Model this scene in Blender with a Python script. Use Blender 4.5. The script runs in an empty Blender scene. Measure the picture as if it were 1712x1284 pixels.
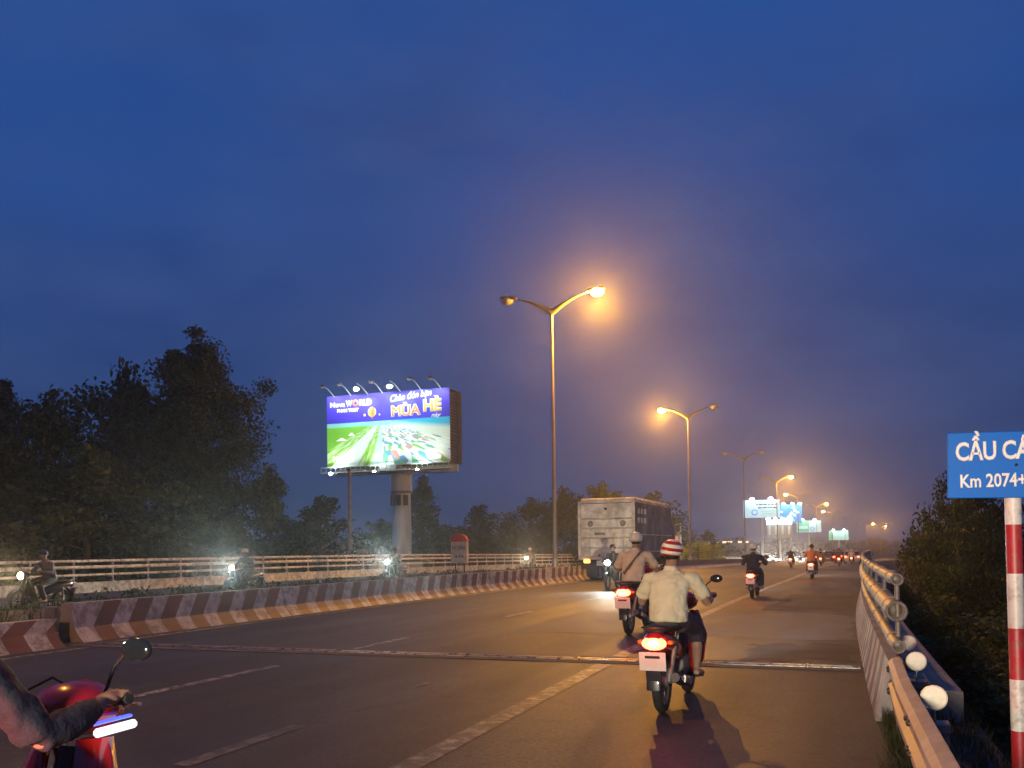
import bpy, bmesh, math, random
import numpy as np
from mathutils import Vector, Matrix, Euler

random.seed(7); np.random.seed(7)
R = math.radians
PI = math.pi
sc = bpy.context.scene
COL = sc.collection

# ------------------------------------------------------------------ camera
cam_data = bpy.data.cameras.new("camera")
cam = bpy.data.objects.new("camera", cam_data); COL.objects.link(cam)
YAW, PITCH, ROLL = R(19.6), R(1.7), 0.012
cam_data.sensor_width = 36.0
cam_data.lens = 36.0 * 1500.0 / 1712.0
cam_data.shift_x = (856.0 - 855.14) / 1712.0
cam_data.shift_y = (872.9 - 642.0) / 1712.0
cam_data.clip_start = 0.05
cam_data.clip_end = 6000
_f = Vector((-math.sin(YAW) * math.cos(PITCH), math.cos(YAW) * math.cos(PITCH), math.sin(PITCH)))
_r = Vector((math.cos(YAW), math.sin(YAW), 0)); _u = _r.cross(_f)
_r2 = _r * math.cos(ROLL) - _u * math.sin(ROLL); _u2 = _u * math.cos(ROLL) + _r * math.sin(ROLL)
cam.matrix_world = Matrix(((_r2.x, _u2.x, -_f.x, 0), (_r2.y, _u2.y, -_f.y, 0), (_r2.z, _u2.z, -_f.z, 1.5), (0, 0, 0, 1)))
sc.camera = cam

# ------------------------------------------------------------------ world: dusk sky with soft cloud banks
world = bpy.data.worlds.new("World"); sc.world = world; world.use_nodes = True
nt = world.node_tree; N = nt.nodes; L = nt.links
for n in list(N): N.remove(n)
SUN_EL, SUN_ROT = R(0.6), R(140)
sky = N.new("ShaderNodeTexSky"); sky.sky_type = 'NISHITA'; sky.sun_disc = False
sky.sun_elevation = SUN_EL; sky.sun_rotation = SUN_ROT; sky.air_density = 1.0; sky.dust_density = 0.4; sky.ozone_density = 4.0
tc = N.new("ShaderNodeTexCoord")
sep = N.new("ShaderNodeSeparateXYZ"); L.new(tc.outputs["Generated"], sep.inputs[0])
def wmath(op, a, b=None, clamp=False):
    n = N.new("ShaderNodeMath"); n.operation = op; n.use_clamp = clamp
    for i, v in enumerate((a, b)):
        if v is None: continue
        if isinstance(v, (int, float)): n.inputs[i].default_value = v
        else: L.new(v, n.inputs[i])
    return n.outputs[0]
mp = N.new("ShaderNodeMapping"); mp.inputs["Scale"].default_value = (1.0, 1.0, 2.6); L.new(tc.outputs["Generated"], mp.inputs[0])
n1 = N.new("ShaderNodeTexNoise"); n1.inputs["Scale"].default_value = 1.7; n1.inputs["Detail"].default_value = 5; n1.inputs["Roughness"].default_value = 0.5
n1.inputs["Distortion"].default_value = 0.25
L.new(mp.outputs[0], n1.inputs["Vector"])
n2 = N.new("ShaderNodeTexNoise"); n2.inputs["Scale"].default_value = 6.0; n2.inputs["Detail"].default_value = 6; L.new(mp.outputs[0], n2.inputs["Vector"])
el = N.new("ShaderNodeValToRGB"); L.new(sep.outputs["Z"], el.inputs[0])
cr = el.color_ramp; cr.elements[0].position = 0.0; cr.elements[0].color = (0.020, 0.036, 0.098, 1)
cr.elements[1].position = 1.0; cr.elements[1].color = (0.013, 0.062, 0.24, 1)
e = cr.elements.new(0.16); e.color = (0.018, 0.050, 0.165, 1)
e = cr.elements.new(0.34); e.color = (0.015, 0.064, 0.250, 1)
e = cr.elements.new(0.55); e.color = (0.015, 0.070, 0.275, 1)
cl = N.new("ShaderNodeValToRGB"); L.new(n1.outputs["Fac"], cl.inputs[0])
cl.color_ramp.elements[0].position = 0.42; cl.color_ramp.elements[0].color = (0, 0, 0, 1)
cl.color_ramp.elements[1].position = 0.66; cl.color_ramp.elements[1].color = (1, 1, 1, 1)
cloudcol = N.new("ShaderNodeValToRGB"); L.new(n2.outputs["Fac"], cloudcol.inputs[0])
cloudcol.color_ramp.elements[0].position = 0.3; cloudcol.color_ramp.elements[0].color = (0.020, 0.044, 0.150, 1)
cloudcol.color_ramp.elements[1].position = 0.7; cloudcol.color_ramp.elements[1].color = (0.052, 0.088, 0.225, 1)
mx = N.new("ShaderNodeMixRGB"); L.new(wmath('MULTIPLY', cl.outputs[0], 0.6), mx.inputs[0]); L.new(el.outputs[0], mx.inputs[1]); L.new(cloudcol.outputs[0], mx.inputs[2])
# the physical dusk sky sits underneath, the cloud deck covers most of it
skyd = N.new("ShaderNodeMixRGB"); skyd.blend_type = 'MULTIPLY'; skyd.inputs[0].default_value = 1.0
L.new(sky.outputs[0], skyd.inputs[1]); skyd.inputs[2].default_value = (0.01, 0.03, 0.10, 1)
add = N.new("ShaderNodeMixRGB"); add.blend_type = 'ADD'; add.inputs[0].default_value = 1.0
sc10 = N.new("ShaderNodeMixRGB"); sc10.blend_type = 'MULTIPLY'; sc10.inputs[0].default_value = 1.0; sc10.inputs[2].default_value = (12, 12, 12, 1)
L.new(mx.outputs[0], sc10.inputs[1])
L.new(sc10.outputs[0], add.inputs[1]); L.new(skyd.outputs[0], add.inputs[2])
bg = N.new("ShaderNodeBackground"); bg.inputs["Strength"].default_value = 0.088
L.new(add.outputs[0], bg.inputs["Color"])
wo = N.new("ShaderNodeOutputWorld"); L.new(bg.outputs[0], wo.inputs["Surface"])

sun_d = bpy.data.lights.new("sun", 'SUN'); sun_d.energy = 0.02; sun_d.angle = R(12); sun_d.color = (0.75, 0.8, 1.0)
sun_o = bpy.data.objects.new("sun", sun_d); COL.objects.link(sun_o)
sun_o.rotation_euler = (R(80), 0, R(140)); sun_o.location = (0, 0, 40)

vs = sc.view_settings
vs.view_transform = 'Standard'; vs.look = 'None'; vs.gamma = 1.0; vs.use_curve_mapping = False; vs.exposure = 0.0
sc.cycles.use_denoising = True
sc.cycles.max_bounces = 6; sc.cycles.diffuse_bounces = 2; sc.cycles.glossy_bounces = 3; sc.cycles.volume_bounces = 0
sc.cycles.transparent_max_bounces = 8
sc.cycles.sample_clamp_indirect = 4.0
sc.cycles.sample_clamp_direct = 0.0

# ------------------------------------------------------------------ helpers
def tag(o, label=None, cat=None, group=None, kind=None):
    if label: o["label"] = label
    if cat: o["category"] = cat
    if group: o["group"] = group
    if kind: o["kind"] = kind
    return o
def empty(name, loc=(0, 0, 0), rz=0.0, label=None, cat=None, group=None, parent=None, scale=1.0):
    o = bpy.data.objects.new(name, None); COL.objects.link(o); o.empty_display_size = 0.3
    o.location = loc; o.rotation_euler = (0, 0, rz); o.scale = (scale,) * 3
    if parent: o.parent = parent
    return tag(o, label, cat, group)
def link(name, mesh, parent=None, loc=(0, 0, 0), rot=(0, 0, 0), scale=None):
    o = bpy.data.objects.new(name, mesh); COL.objects.link(o); o.location = loc; o.rotation_euler = rot
    if scale: o.scale = scale
    if parent: o.parent = parent
    return o
def kids(o): return [c for c in bpy.data.objects if c.parent == o]
_kidmap = {}
def tree_of(o):
    return (o, [tree_of(c) for c in kids(o)])
def copy_tree(t, parent=None):
    o, ch = t
    c = o.copy(); COL.objects.link(c); c.parent = parent
    for x in ch: copy_tree(x, c)
    return c

class MB:
    """collects faces; build() links them as one mesh object"""
    def __init__(s): s.v = []; s.f = []; s.m = []; s.sm = []
    def add(s, vs, fs, mat=0, smooth=False):
        o = len(s.v); s.v.extend([tuple(p) for p in vs])
        for f in fs: s.f.append([i + o for i in f]); s.m.append(mat); s.sm.append(smooth)
        return s
    def box(s, c, d, rz=0, mat=0, rot=None, bev=0.0):
        hx, hy, hz = d[0] / 2, d[1] / 2, d[2] / 2
        M = (rot.to_matrix() if rot else Matrix.Rotation(rz, 3, 'Z'))
        c = Vector(c)
        if bev <= 0:
            vs = [c + M @ Vector((x * hx, y * hy, z * hz)) for x in (-1, 1) for y in (-1, 1) for z in (-1, 1)]
            return s.add(vs, [(0, 1, 3, 2), (4, 6, 7, 5), (0, 4, 5, 1), (2, 3, 7, 6), (0, 2, 6, 4), (1, 5, 7, 3)], mat)
        b = min(bev, hx * .9, hy * .9, hz * .9)
        bm = bmesh.new(); bmesh.ops.create_cube(bm, size=1.0)
        for v in bm.verts: v.co = Vector((v.co.x * 2 * hx, v.co.y * 2 * hy, v.co.z * 2 * hz))
        bmesh.ops.bevel(bm, geom=bm.edges[:], offset=b, segments=1 if b < .02 else 2, affect='EDGES', profile=.5)
        bm.verts.index_update()
        vs = [c + M @ v.co for v in bm.verts]; fs = [[v.index for v in f.verts] for f in bm.faces]; bm.free()
        return s.add(vs, fs, mat)
    def tube(s, pts, rad, n=8, mat=0, caps=True, flat=None, smooth=True, up=None):
        pts = [Vector(p) for p in pts]; k = len(pts)
        if isinstance(rad, (int, float)): rad = [rad] * k
        prev = None; rings = []
        for i, p in enumerate(pts):
            t = (pts[min(i + 1, k - 1)] - pts[max(i - 1, 0)]).normalized()
            if prev is None:
                a = Vector(up) if up else (Vector((0, 0, 1)) if abs(t.z) < .9 else Vector((0, 1, 0)))
                x = a.cross(t).normalized()
            else:
                x = (prev - t * prev.dot(t)).normalized()
            prev = x; y = t.cross(x)
            r = rad[i]; rx, ry = (r if isinstance(r, tuple) else (r, r))
            rings.append([p + x * math.cos(2 * PI * j / n) * rx + y * math.sin(2 * PI * j / n) * ry for j in range(n)])
        vs = [q for r_ in rings for q in r_]; fs = []
        for i in range(k - 1):
            for j in range(n):
                a, b = i * n + j, i * n + (j + 1) % n
                fs.append((a, b, b + n, a + n))
        s.add(vs, fs, mat, smooth)
        if caps:
            s.add(rings[0], [tuple(range(n - 1, -1, -1))], mat); s.add(rings[-1], [tuple(range(n))], mat)
        return s
    def loft(s, rings, mat=0, caps=True, smooth=True):
        n = len(rings[0]); vs = [q for r_ in rings for q in r_]; fs = []
        for i in range(len(rings) - 1):
            for j in range(n):
                a, b = i * n + j, i * n + (j + 1) % n; fs.append((a, b, b + n, a + n))
        if caps: fs.append(tuple(range(n - 1, -1, -1))); fs.append(tuple((len(rings) - 1) * n + j for j in range(n)))
        return s.add(vs, fs, mat, smooth)
    def ell(s, c, r, n=12, m=8, mat=0, M=None, z0=-1.0, z1=1.0):
        rings = []
        for i in range(m + 1):
            a = -PI / 2 + PI * i / m
            z = max(z0, min(z1, math.sin(a))); q = math.sqrt(max(0.0004, 1 - z * z))
            ring = []
            for j in range(n):
                p = Vector((math.cos(2 * PI * j / n) * q * r[0], math.sin(2 * PI * j / n) * q * r[1], z * r[2]))
                if M: p = M @ p
                ring.append(p + Vector(c))
            rings.append(ring)
        return s.loft(rings, mat)
    def lathe(s, prof, c=(0, 0, 0), axis='Z', n=16, mat=0, caps=False, smooth=True):
        rings = []
        for (r, h) in prof:
            ring = []
            for j in range(n):
                a = 2 * PI * j / n; x, y = r * math.cos(a), r * math.sin(a)
                p = (x, y, h) if axis == 'Z' else ((h, x, y) if axis == 'X' else (y, h, x))
                ring.append(Vector(p) + Vector(c))
            rings.append(ring)
        return s.loft(rings, mat, caps, smooth)
    def prism(s, poly, axis, a0, a1, mat=0, taper=0.0):
        """poly in the plane across axis; 'X': (y,z); 'Y': (x,z); 'Z': (x,y)"""
        n = len(poly)
        def mk(p, a):
            return {'X': (a, p[0], p[1]), 'Y': (p[0], a, p[1]), 'Z': (p[0], p[1], a)}[axis]
        vs = [mk(p, a0) for p in poly] + [mk(p, a1) for p in poly]
        fs = [tuple(range(n - 1, -1, -1)), tuple(range(n, 2 * n))] + [(i, (i + 1) % n, (i + 1) % n + n, i + n) for i in range(n)]
        return s.add(vs, fs, mat)
    def mesh(s, name, mats):
        me = bpy.data.meshes.new(name); me.from_pydata(s.v, [], s.f)
        if not isinstance(mats, (list, tuple)): mats = [mats]
        for m in mats: me.materials.append(m)
        me.polygons.foreach_set("material_index", s.m); me.polygons.foreach_set("use_smooth", s.sm)
        bm = bmesh.new(); bm.from_mesh(me); bmesh.ops.recalc_face_normals(bm, faces=bm.faces); bm.to_mesh(me); bm.free()
        me.update(); return me
    def build(s, name, mats, parent=None, loc=(0, 0, 0), rot=(0, 0, 0)):
        return link(name, s.mesh(name, mats), parent, loc, rot)

def remesh(me, voxel, smooth_iter=0, name=None):
    o = bpy.data.objects.new("tmp", me); COL.objects.link(o)
    m = o.modifiers.new("r", 'REMESH'); m.mode = 'VOXEL'; m.voxel_size = voxel; m.use_smooth_shade = True
    if smooth_iter:
        k = o.modifiers.new("s", 'SMOOTH'); k.factor = .5; k.iterations = smooth_iter
    dg = bpy.context.evaluated_depsgraph_get(); dg.update()
    new = bpy.data.meshes.new_from_object(o.evaluated_get(dg))
    mats = list(me.materials)
    bpy.data.objects.remove(o)
    new.materials.clear()
    for x in mats: new.materials.append(x)
    if name: new.name = name
    return new

# ------------------------------------------------------------------ materials
def newmat(name):
    m = bpy.data.materials.new(name); m.use_nodes = True
    return m, m.node_tree.nodes, m.node_tree.links, m.node_tree.nodes["Principled BSDF"]
def pm(name, c1, c2=None, scale=4.0, rough=.6, metal=0.0, bump=0.15, bscale=None, rvar=.15, detail=6, coat=0.0, spec=.5, stretch=(1, 1, 1)):
    """procedural material: two-tone noise colour, rough variation and fine relief"""
    m, N, L, b = newmat(name)
    c2 = c2 or tuple(x * .7 for x in c1)
    tc = N.new("ShaderNodeTexCoord"); mp = N.new("ShaderNodeMapping"); mp.inputs["Scale"].default_value = stretch
    L.new(tc.outputs["Object"], mp.inputs[0])
    n = N.new("ShaderNodeTexNoise"); n.inputs["Scale"].default_value = scale; n.inputs["Detail"].default_value = detail; n.inputs["Roughness"].default_value = .6
    L.new(mp.outputs[0], n.inputs["Vector"])
    r = N.new("ShaderNodeValToRGB"); r.color_ramp.elements[0].position = .35; r.color_ramp.elements[1].position = .65
    r.color_ramp.elements[0].color = (*c2, 1); r.color_ramp.elements[1].color = (*c1, 1)
    L.new(n.outputs["Fac"], r.inputs[0]); L.new(r.outputs[0], b.inputs["Base Color"])
    mr = N.new("ShaderNodeMapRange"); mr.inputs["To Min"].default_value = max(0.02, rough - rvar); mr.inputs["To Max"].default_value = min(1, rough + rvar)
    L.new(n.outputs["Fac"], mr.inputs[0]); L.new(mr.outputs[0], b.inputs["Roughness"])
    b.inputs["Metallic"].default_value = metal; b.inputs["Coat Weight"].default_value = coat
    b.inputs["Specular IOR Level"].default_value = spec
    if bump:
        n2 = N.new("ShaderNodeTexNoise"); n2.inputs["Scale"].default_value = bscale or scale * 8; n2.inputs["Detail"].default_value = 4
        L.new(mp.outputs[0], n2.inputs["Vector"])
        bp = N.new("ShaderNodeBump"); bp.inputs["Strength"].default_value = bump; bp.inputs["Distance"].default_value = .02
        L.new(n2.outputs["Fac"], bp.inputs["Height"]); L.new(bp.outputs[0], b.inputs["Normal"])
    return m
def em(name, col, strength, base=(.3, .3, .3)):
    m, N, L, b = newmat(name)
    tc = N.new("ShaderNodeTexCoord"); n = N.new("ShaderNodeTexNoise"); n.inputs["Scale"].default_value = 14
    L.new(tc.outputs["Object"], n.inputs["Vector"])
    mr = N.new("ShaderNodeMapRange"); mr.inputs["To Min"].default_value = strength * .85; mr.inputs["To Max"].default_value = strength * 1.15
    L.new(n.outputs["Fac"], mr.inputs[0])
    b.inputs["Base Color"].default_value = (*base, 1); b.inputs["Roughness"].default_value = .3
    b.inputs["Emission Color"].default_value = (*col, 1); L.new(mr.outputs[0], b.inputs["Emission Strength"])
    return m
def leafmat(name, c1, c2):
    m, N, L, b = newmat(name)
    tc = N.new("ShaderNodeTexCoord"); n = N.new("ShaderNodeTexNoise"); n.inputs["Scale"].default_value = .9; n.inputs["Detail"].default_value = 5
    L.new(tc.outputs["Object"], n.inputs["Vector"])
    r = N.new("ShaderNodeValToRGB"); r.color_ramp.elements[0].position = .38; r.color_ramp.elements[1].position = .62
    r.color_ramp.elements[0].color = (*c2, 1); r.color_ramp.elements[1].color = (*c1, 1)
    L.new(n.outputs["Fac"], r.inputs[0]); L.new(r.outputs[0], b.inputs["Base Color"]); b.inputs["Roughness"].default_value = .6
    b.inputs["Specular IOR Level"].default_value = .25
    tr = N.new("ShaderNodeBsdfTranslucent"); L.new(r.outputs[0], tr.inputs[0])
    mix = N.new("ShaderNodeMixShader"); mix.inputs[0].default_value = .25
    out = [x for x in N if x.type == 'OUTPUT_MATERIAL'][0]
    L.new(b.outputs[0], mix.inputs[1]); L.new(tr.outputs[0], mix.inputs[2]); L.new(mix.outputs[0], out.inputs["Surface"])
    return m

# asphalt: worn, patched, with wheel tracks
def asphalt():
    m, N, L, b = newmat("asphalt")
    tc = N.new("ShaderNodeTexCoord")
    def noise(scale, detail=5, st=(1, 1, 1), rough=.6):
        mp = N.new("ShaderNodeMapping"); mp.inputs["Scale"].default_value = st; L.new(tc.outputs["Object"], mp.inputs[0])
        n = N.new("ShaderNodeTexNoise"); n.inputs["Scale"].default_value = scale; n.inputs["Detail"].default_value = detail; n.inputs["Roughness"].default_value = rough
        L.new(mp.outputs[0], n.inputs["Vector"]); return n.outputs["Fac"]
    def ramp(f, p0, c0, p1, c1):
        r = N.new("ShaderNodeValToRGB"); r.color_ramp.elements[0].position = p0; r.color_ramp.elements[1].position = p1
        r.color_ramp.elements[0].color = (*c0, 1); r.color_ramp.elements[1].color = (*c1, 1); L.new(f, r.inputs[0]); return r.outputs[0]
    def mixc(a, b_, f, t='MIX'):
        x = N.new("ShaderNodeMixRGB"); x.blend_type = t
        for i, q in ((0, f), (1, a), (2, b_)):
            if isinstance(q, (int, float)): x.inputs[i].default_value = q
            elif isinstance(q, tuple): x.inputs[i].default_value = (*q, 1)
            else: L.new(q, x.inputs[i])
        return x.outputs[0]
    base = ramp(noise(.35, 6, (1, .25, 1)), .35, (.026, .029, .034), .68, (.044, .048, .055))
    grain = ramp(noise(70, 3), .3, (.55, .55, .55), .75, (1.5, 1.5, 1.5))
    c = mixc(base, grain, 1.0, 'MULTIPLY')
    grit = ramp(noise(24, 4, (1, 1, 1), .75), .38, (.45, .45, .46), .66, (1.6, 1.58, 1.55))
    c = mixc(c, grit, 1.0, 'MULTIPLY')
    vor = N.new("ShaderNodeTexVoronoi"); vor.feature = 'DISTANCE_TO_EDGE'; vor.inputs["Scale"].default_value = .42
    wn = N.new("ShaderNodeTexNoise"); wn.inputs["Scale"].default_value = 1.6; wn.inputs["Detail"].default_value = 6; L.new(tc.outputs["Object"], wn.inputs["Vector"])
    wm = N.new("ShaderNodeMixRGB"); wm.blend_type = 'ADD'; wm.inputs[0].default_value = .9; L.new(tc.outputs["Object"], wm.inputs[1]); L.new(wn.outputs["Color"], wm.inputs[2])
    L.new(wm.outputs[0], vor.inputs["Vector"])
    crack = ramp(vor.outputs["Distance"], .004, (.35, .35, .35), .014, (1, 1, 1))
    cmask = ramp(noise(.3, 3), .48, (0, 0, 0), .56, (1, 1, 1))
    cm = N.new("ShaderNodeMixRGB"); cm.blend_type = 'MULTIPLY'; L.new(cmask, cm.inputs[0]); L.new(c, cm.inputs[1]); L.new(crack, cm.inputs[2]); c = cm.outputs[0]
    tracks = ramp(noise(1.1, 3, (1, .03, 1)), .40, (.66, .66, .67), .6, (1.16, 1.14, 1.12))
    c = mixc(c, tracks, .9, 'MULTIPLY')
    patches = ramp(noise(.22, 2, (.9, .35, 1), .3), .56, (1, 1, 1), .575, (.66, .66, .68))
    c = mixc(c, patches, 1.0, 'MULTIPLY')
    stains = ramp(noise(2.3, 6), .54, (1, 1, 1), .70, (.42, .42, .42))
    c = mixc(c, stains, .8, 'MULTIPLY')
    L.new(c, b.inputs["Base Color"])
    rr = N.new("ShaderNodeMapRange"); rr.inputs["To Min"].default_value = .42; rr.inputs["To Max"].default_value = .85
    L.new(noise(.6, 5, (1, .2, 1)), rr.inputs[0]); L.new(rr.outputs[0], b.inputs["Roughness"])
    b.inputs["Specular IOR Level"].default_value = .45
    bp = N.new("ShaderNodeBump"); bp.inputs["Strength"].default_value = .5; bp.inputs["Distance"].default_value = .006
    L.new(noise(90, 2), bp.inputs["Height"])
    bp2 = N.new("ShaderNodeBump"); bp2.inputs["Strength"].default_value = .25; bp2.inputs["Distance"].default_value = .03
    L.new(noise(1.4, 4), bp2.inputs["Height"]); L.new(bp.outputs[0], bp2.inputs["Normal"]); L.new(bp2.outputs[0], b.inputs["Normal"])
    return m
def wornpaint(name, col, under, amt=.5, scale=9.0, rough=.6):
    """paint with chips and dirt showing what it covers"""
    m, N, L, b = newmat(name)
    tc = N.new("ShaderNodeTexCoord")
    n = N.new("ShaderNodeTexNoise"); n.inputs["Scale"].default_value = scale; n.inputs["Detail"].default_value = 8; n.inputs["Roughness"].default_value = .7
    L.new(tc.outputs["Object"], n.inputs["Vector"])
    r = N.new("ShaderNodeValToRGB"); r.color_ramp.elements[0].position = .36 + .14 * amt; r.color_ramp.elements[1].position = .52 + .14 * amt
    r.color_ramp.elements[0].color = (*under, 1); r.color_ramp.elements[1].color = (*col, 1)
    L.new(n.outputs["Fac"], r.inputs[0])
    n2 = N.new("ShaderNodeTexNoise"); n2.inputs["Scale"].default_value = 1.3; n2.inputs["Detail"].default_value = 6; L.new(tc.outputs["Object"], n2.inputs["Vector"])
    mr = N.new("ShaderNodeMapRange"); mr.inputs["From Min"].default_value = .3; mr.inputs["From Max"].default_value = .7; mr.inputs["To Min"].default_value = .6; mr.inputs["To Max"].default_value = 1.1
    L.new(n2.outputs["Fac"], mr.inputs[0])
    mx = N.new("ShaderNodeMixRGB"); mx.blend_type = 'MULTIPLY'; mx.inputs[0].default_value = 1; L.new(r.outputs[0], mx.inputs[1]); L.new(mr.outputs[0], mx.inputs[2])
    L.new(mx.outputs[0], b.inputs["Base Color"]); b.inputs["Roughness"].default_value = rough
    bp = N.new("ShaderNodeBump"); bp.inputs["Strength"].default_value = .3; bp.inputs["Distance"].default_value = .01
    L.new(n.outputs["Fac"], bp.inputs["Height"]); L.new(bp.outputs[0], b.inputs["Normal"])
    return m

M = {}
M['asphalt'] = asphalt()
M['line'] = wornpaint("road_paint", (.46, .45, .43), (.06, .055, .05), .7, 6)
M['line_mid'] = wornpaint('dim_worn_road_paint', (.30, .29, .28), (.055, .05, .048), .9, 5)
M['line_faint'] = wornpaint("faint_road_paint", (.20, .19, .18), (.06, .055, .05), .75, 5)
M['concrete'] = pm("concrete", (.32, .30, .27), (.20, .18, .16), 2.2, .85, bump=.35)
M['concrete_dark'] = pm("weathered_concrete", (.22, .205, .19), (.11, .10, .09), 1.6, .9, bump=.4)
M['white_paint'] = wornpaint("white_barrier_paint", (.52, .51, .49), (.22, .20, .19), .4, 5)
M['red_paint'] = wornpaint("red_barrier_paint", (.15, .030, .034), (.11, .06, .058), .4, 5)
M['rail_white'] = wornpaint("white_rail_paint", (.66, .63, .56), (.25, .16, .10), .1, 5, .45)
M['galv'] = pm("galvanised_steel", (.42, .41, .39), (.27, .26, .24), 5, .42, metal=.75, bump=.1)
M['galv_dull'] = pm("dull_galvanised_steel", (.33, .31, .28), (.19, .16, .13), 7, .6, metal=.45, bump=.2)
M['beam'] = pm('weathered_beam_steel', (.40, .36, .32), (.26, .22, .18), 4, .6, metal=.2, bump=.15)
M['pipe'] = pm('painted_pipe', (.25, .22, .20), (.13, .10, .085), 5, .55, metal=.25, bump=.15)
M['pole'] = pm("pole_steel", (.28, .26, .24), (.19, .17, .16), 3, .45, metal=.5, bump=.05, stretch=(1, 1, .3))
M['steel_dark'] = pm("dark_steel", (.06, .06, .065), (.035, .035, .035), 6, .45, metal=.6, bump=.08)
M['rail_steel'] = pm("polished_joint_steel", (.45, .43, .40), (.25, .2, .16), 9, .3, metal=.9, bump=.1)
M['header'] = pm('dirty_joint_concrete', (.115, .105, .095), (.06, .055, .05), 3, .85, bump=.4)
M['rubber'] = pm("rubber", (.025, .025, .025), (.014, .014, .014), 20, .8, bump=.2)
M['soil'] = pm("soil", (.09, .07, .05), (.045, .036, .028), 3, .95, bump=.6)
M['ground'] = pm("ground_earth", (.035, .042, .022), (.018, .02, .012), .15, .95, bump=.5, bscale=2)
M['water'] = pm("river_water", (.012, .016, .014), (.008, .010, .010), .5, .12, bump=.35, bscale=2.5, rvar=.04)
M['grass'] = leafmat("grass_blades", (.06, .075, .025), (.03, .035, .014))
M['leaf_dark'] = leafmat("dark_foliage", (.032, .050, .022), (.014, .024, .012))
M['leaf_mid'] = leafmat("mid_foliage", (.085, .11, .034), (.035, .05, .018))
M['leaf_olive'] = leafmat("olive_foliage", (.11, .13, .04), (.045, .058, .02))
M['bark'] = pm("bark", (.09, .07, .05), (.045, .035, .026), 6, .9, bump=.7, stretch=(1, 1, .25))
M['skin'] = pm("skin", (.36, .20, .13), (.30, .16, .10), 9, .55, bump=.05)
M['hair'] = pm("black_hair", (.015, .012, .010), (.008, .007, .006), 30, .5, bump=.4)
M['cream_shirt'] = pm("cream_cotton", (.70, .61, .40), (.60, .51, .32), 5, .85, bump=.25, bscale=60)
M['tan_shirt'] = pm("tan_cotton", (.68, .51, .34), (.56, .41, .26), 5, .85, bump=.25, bscale=60)
M['dark_shirt'] = pm("dark_blue_cloth", (.030, .028, .045), (.018, .016, .028), 7, .85, bump=.25, bscale=60)
M['plum_shirt'] = pm("plum_cloth", (.10, .035, .05), (.06, .02, .03), 7, .85, bump=.25, bscale=60)
M['orange_vest'] = pm("orange_cloth", (.40, .11, .04), (.3, .08, .03), 7, .8, bump=.25, bscale=60)
M['grey_shirt'] = pm("grey_cloth", (.18, .17, .17), (.10, .10, .10), 7, .85, bump=.25, bscale=60)
M['trousers'] = pm("dark_trousers", (.035, .025, .04), (.02, .015, .025), 7, .85, bump=.3, bscale=60)
M['strap'] = pm("brown_strap", (.25, .16, .09), (.17, .11, .06), 12, .7)
M['helmet_cream'] = pm("cream_helmet", (.74, .66, .48), (.66, .58, .42), 4, .3, bump=.02, coat=.4)
M['helmet_dark'] = pm("black_helmet", (.03, .03, .035), (.02, .02, .02), 4, .25, bump=.02, coat=.4)
M['bike_red'] = pm("red_plastic", (.40, .012, .012), (.30, .008, .008), 3, .28, bump=.01, coat=.5)
M['bike_dark'] = pm("dark_plastic", (.035, .035, .04), (.02, .02, .024), 3, .35, bump=.02, coat=.3)
M['bike_blue'] = pm("blue_grey_plastic", (.10, .13, .20), (.07, .09, .15), 3, .35, bump=.02, coat=.3)
M['seat'] = pm("black_vinyl", (.022, .020, .020), (.012, .012, .012), 25, .55, bump=.2)
M['chrome'] = pm("chrome", (.75, .74, .70), (.6, .58, .52), 9, .18, metal=1, bump=.03)
M['plate'] = pm("number_plate_white", (.72, .68, .60), (.62, .56, .48), 12, .4, bump=.05)
M['tail'] = em("lit_tail_lamp", (1.0, .04, .015), 34, (.4, .02, .02))
M['tail_core'] = em("bright_tail_bulb", (1.0, .33, .12), 30, (.8, .3, .1))
M['amber'] = em("lit_amber_lamp", (1.0, .38, .04), 9, (.6, .2, .02))
M['amber_off'] = pm("amber_lens", (.5, .18, .03), (.4, .13, .02), 12, .25, bump=.05)
M['head'] = em("lit_headlamp", (1.0, .96, .88), 90, (.8, .8, .8))
M['head_cool'] = em("lit_cool_headlamp", (.85, 1.0, .93), 110, (.8, .8, .8))
M['head_warm'] = em("lit_warm_headlamp", (1.0, .78, .40), 60, (.8, .8, .8))
M['lens_off'] = pm("clear_lens", (.35, .36, .38), (.25, .25, .27), 12, .12, bump=.05)
M['sodium'] = em("sodium_bowl", (1.0, .52, .06), 160, (.8, .6, .3))
M['bowl_off'] = pm("unlit_lamp_bowl", (.45, .46, .48), (.35, .35, .37), 12, .2)
M['flood'] = em("floodlight_glass", (.93, 1.0, .95), 190, (.8, .8, .8))
M['flood_small'] = em("small_floodlight_glass", (.90, 1.0, .97), 60, (.8, .8, .8))
M['glass_dark'] = pm("dark_glass", (.02, .022, .025), (.015, .016, .018), 3, .08, bump=0)
M['truck_dirty'] = wornpaint("dirty_cream_truck_paint", (.78, .70, .57), (.45, .37, .28), .4, 1.6)
M['truck_panel'] = wornpaint("faded_truck_panel_paint", (.82, .76, .64), (.52, .44, .35), .35, 2.2)
M['truck_side'] = wornpaint("blue_grey_truck_paint", (.22, .22, .25), (.09, .09, .10), .4, 1.2)
M['truck_under'] = pm("truck_chassis", (.03, .028, .026), (.018, .016, .015), 3, .8)
M['sign_blue'] = pm("reflective_sign_blue", (.001, .15, .62), (.001, .13, .55), 5, .5, bump=.04, spec=.2)
M['sign_white'] = pm("reflective_white", (.85, .85, .82), (.78, .78, .75), 9, .35, bump=.02)
M['pole_red'] = wornpaint("red_post_paint", (.42, .02, .03), (.30, .08, .07), .0, 14, .4)
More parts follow.
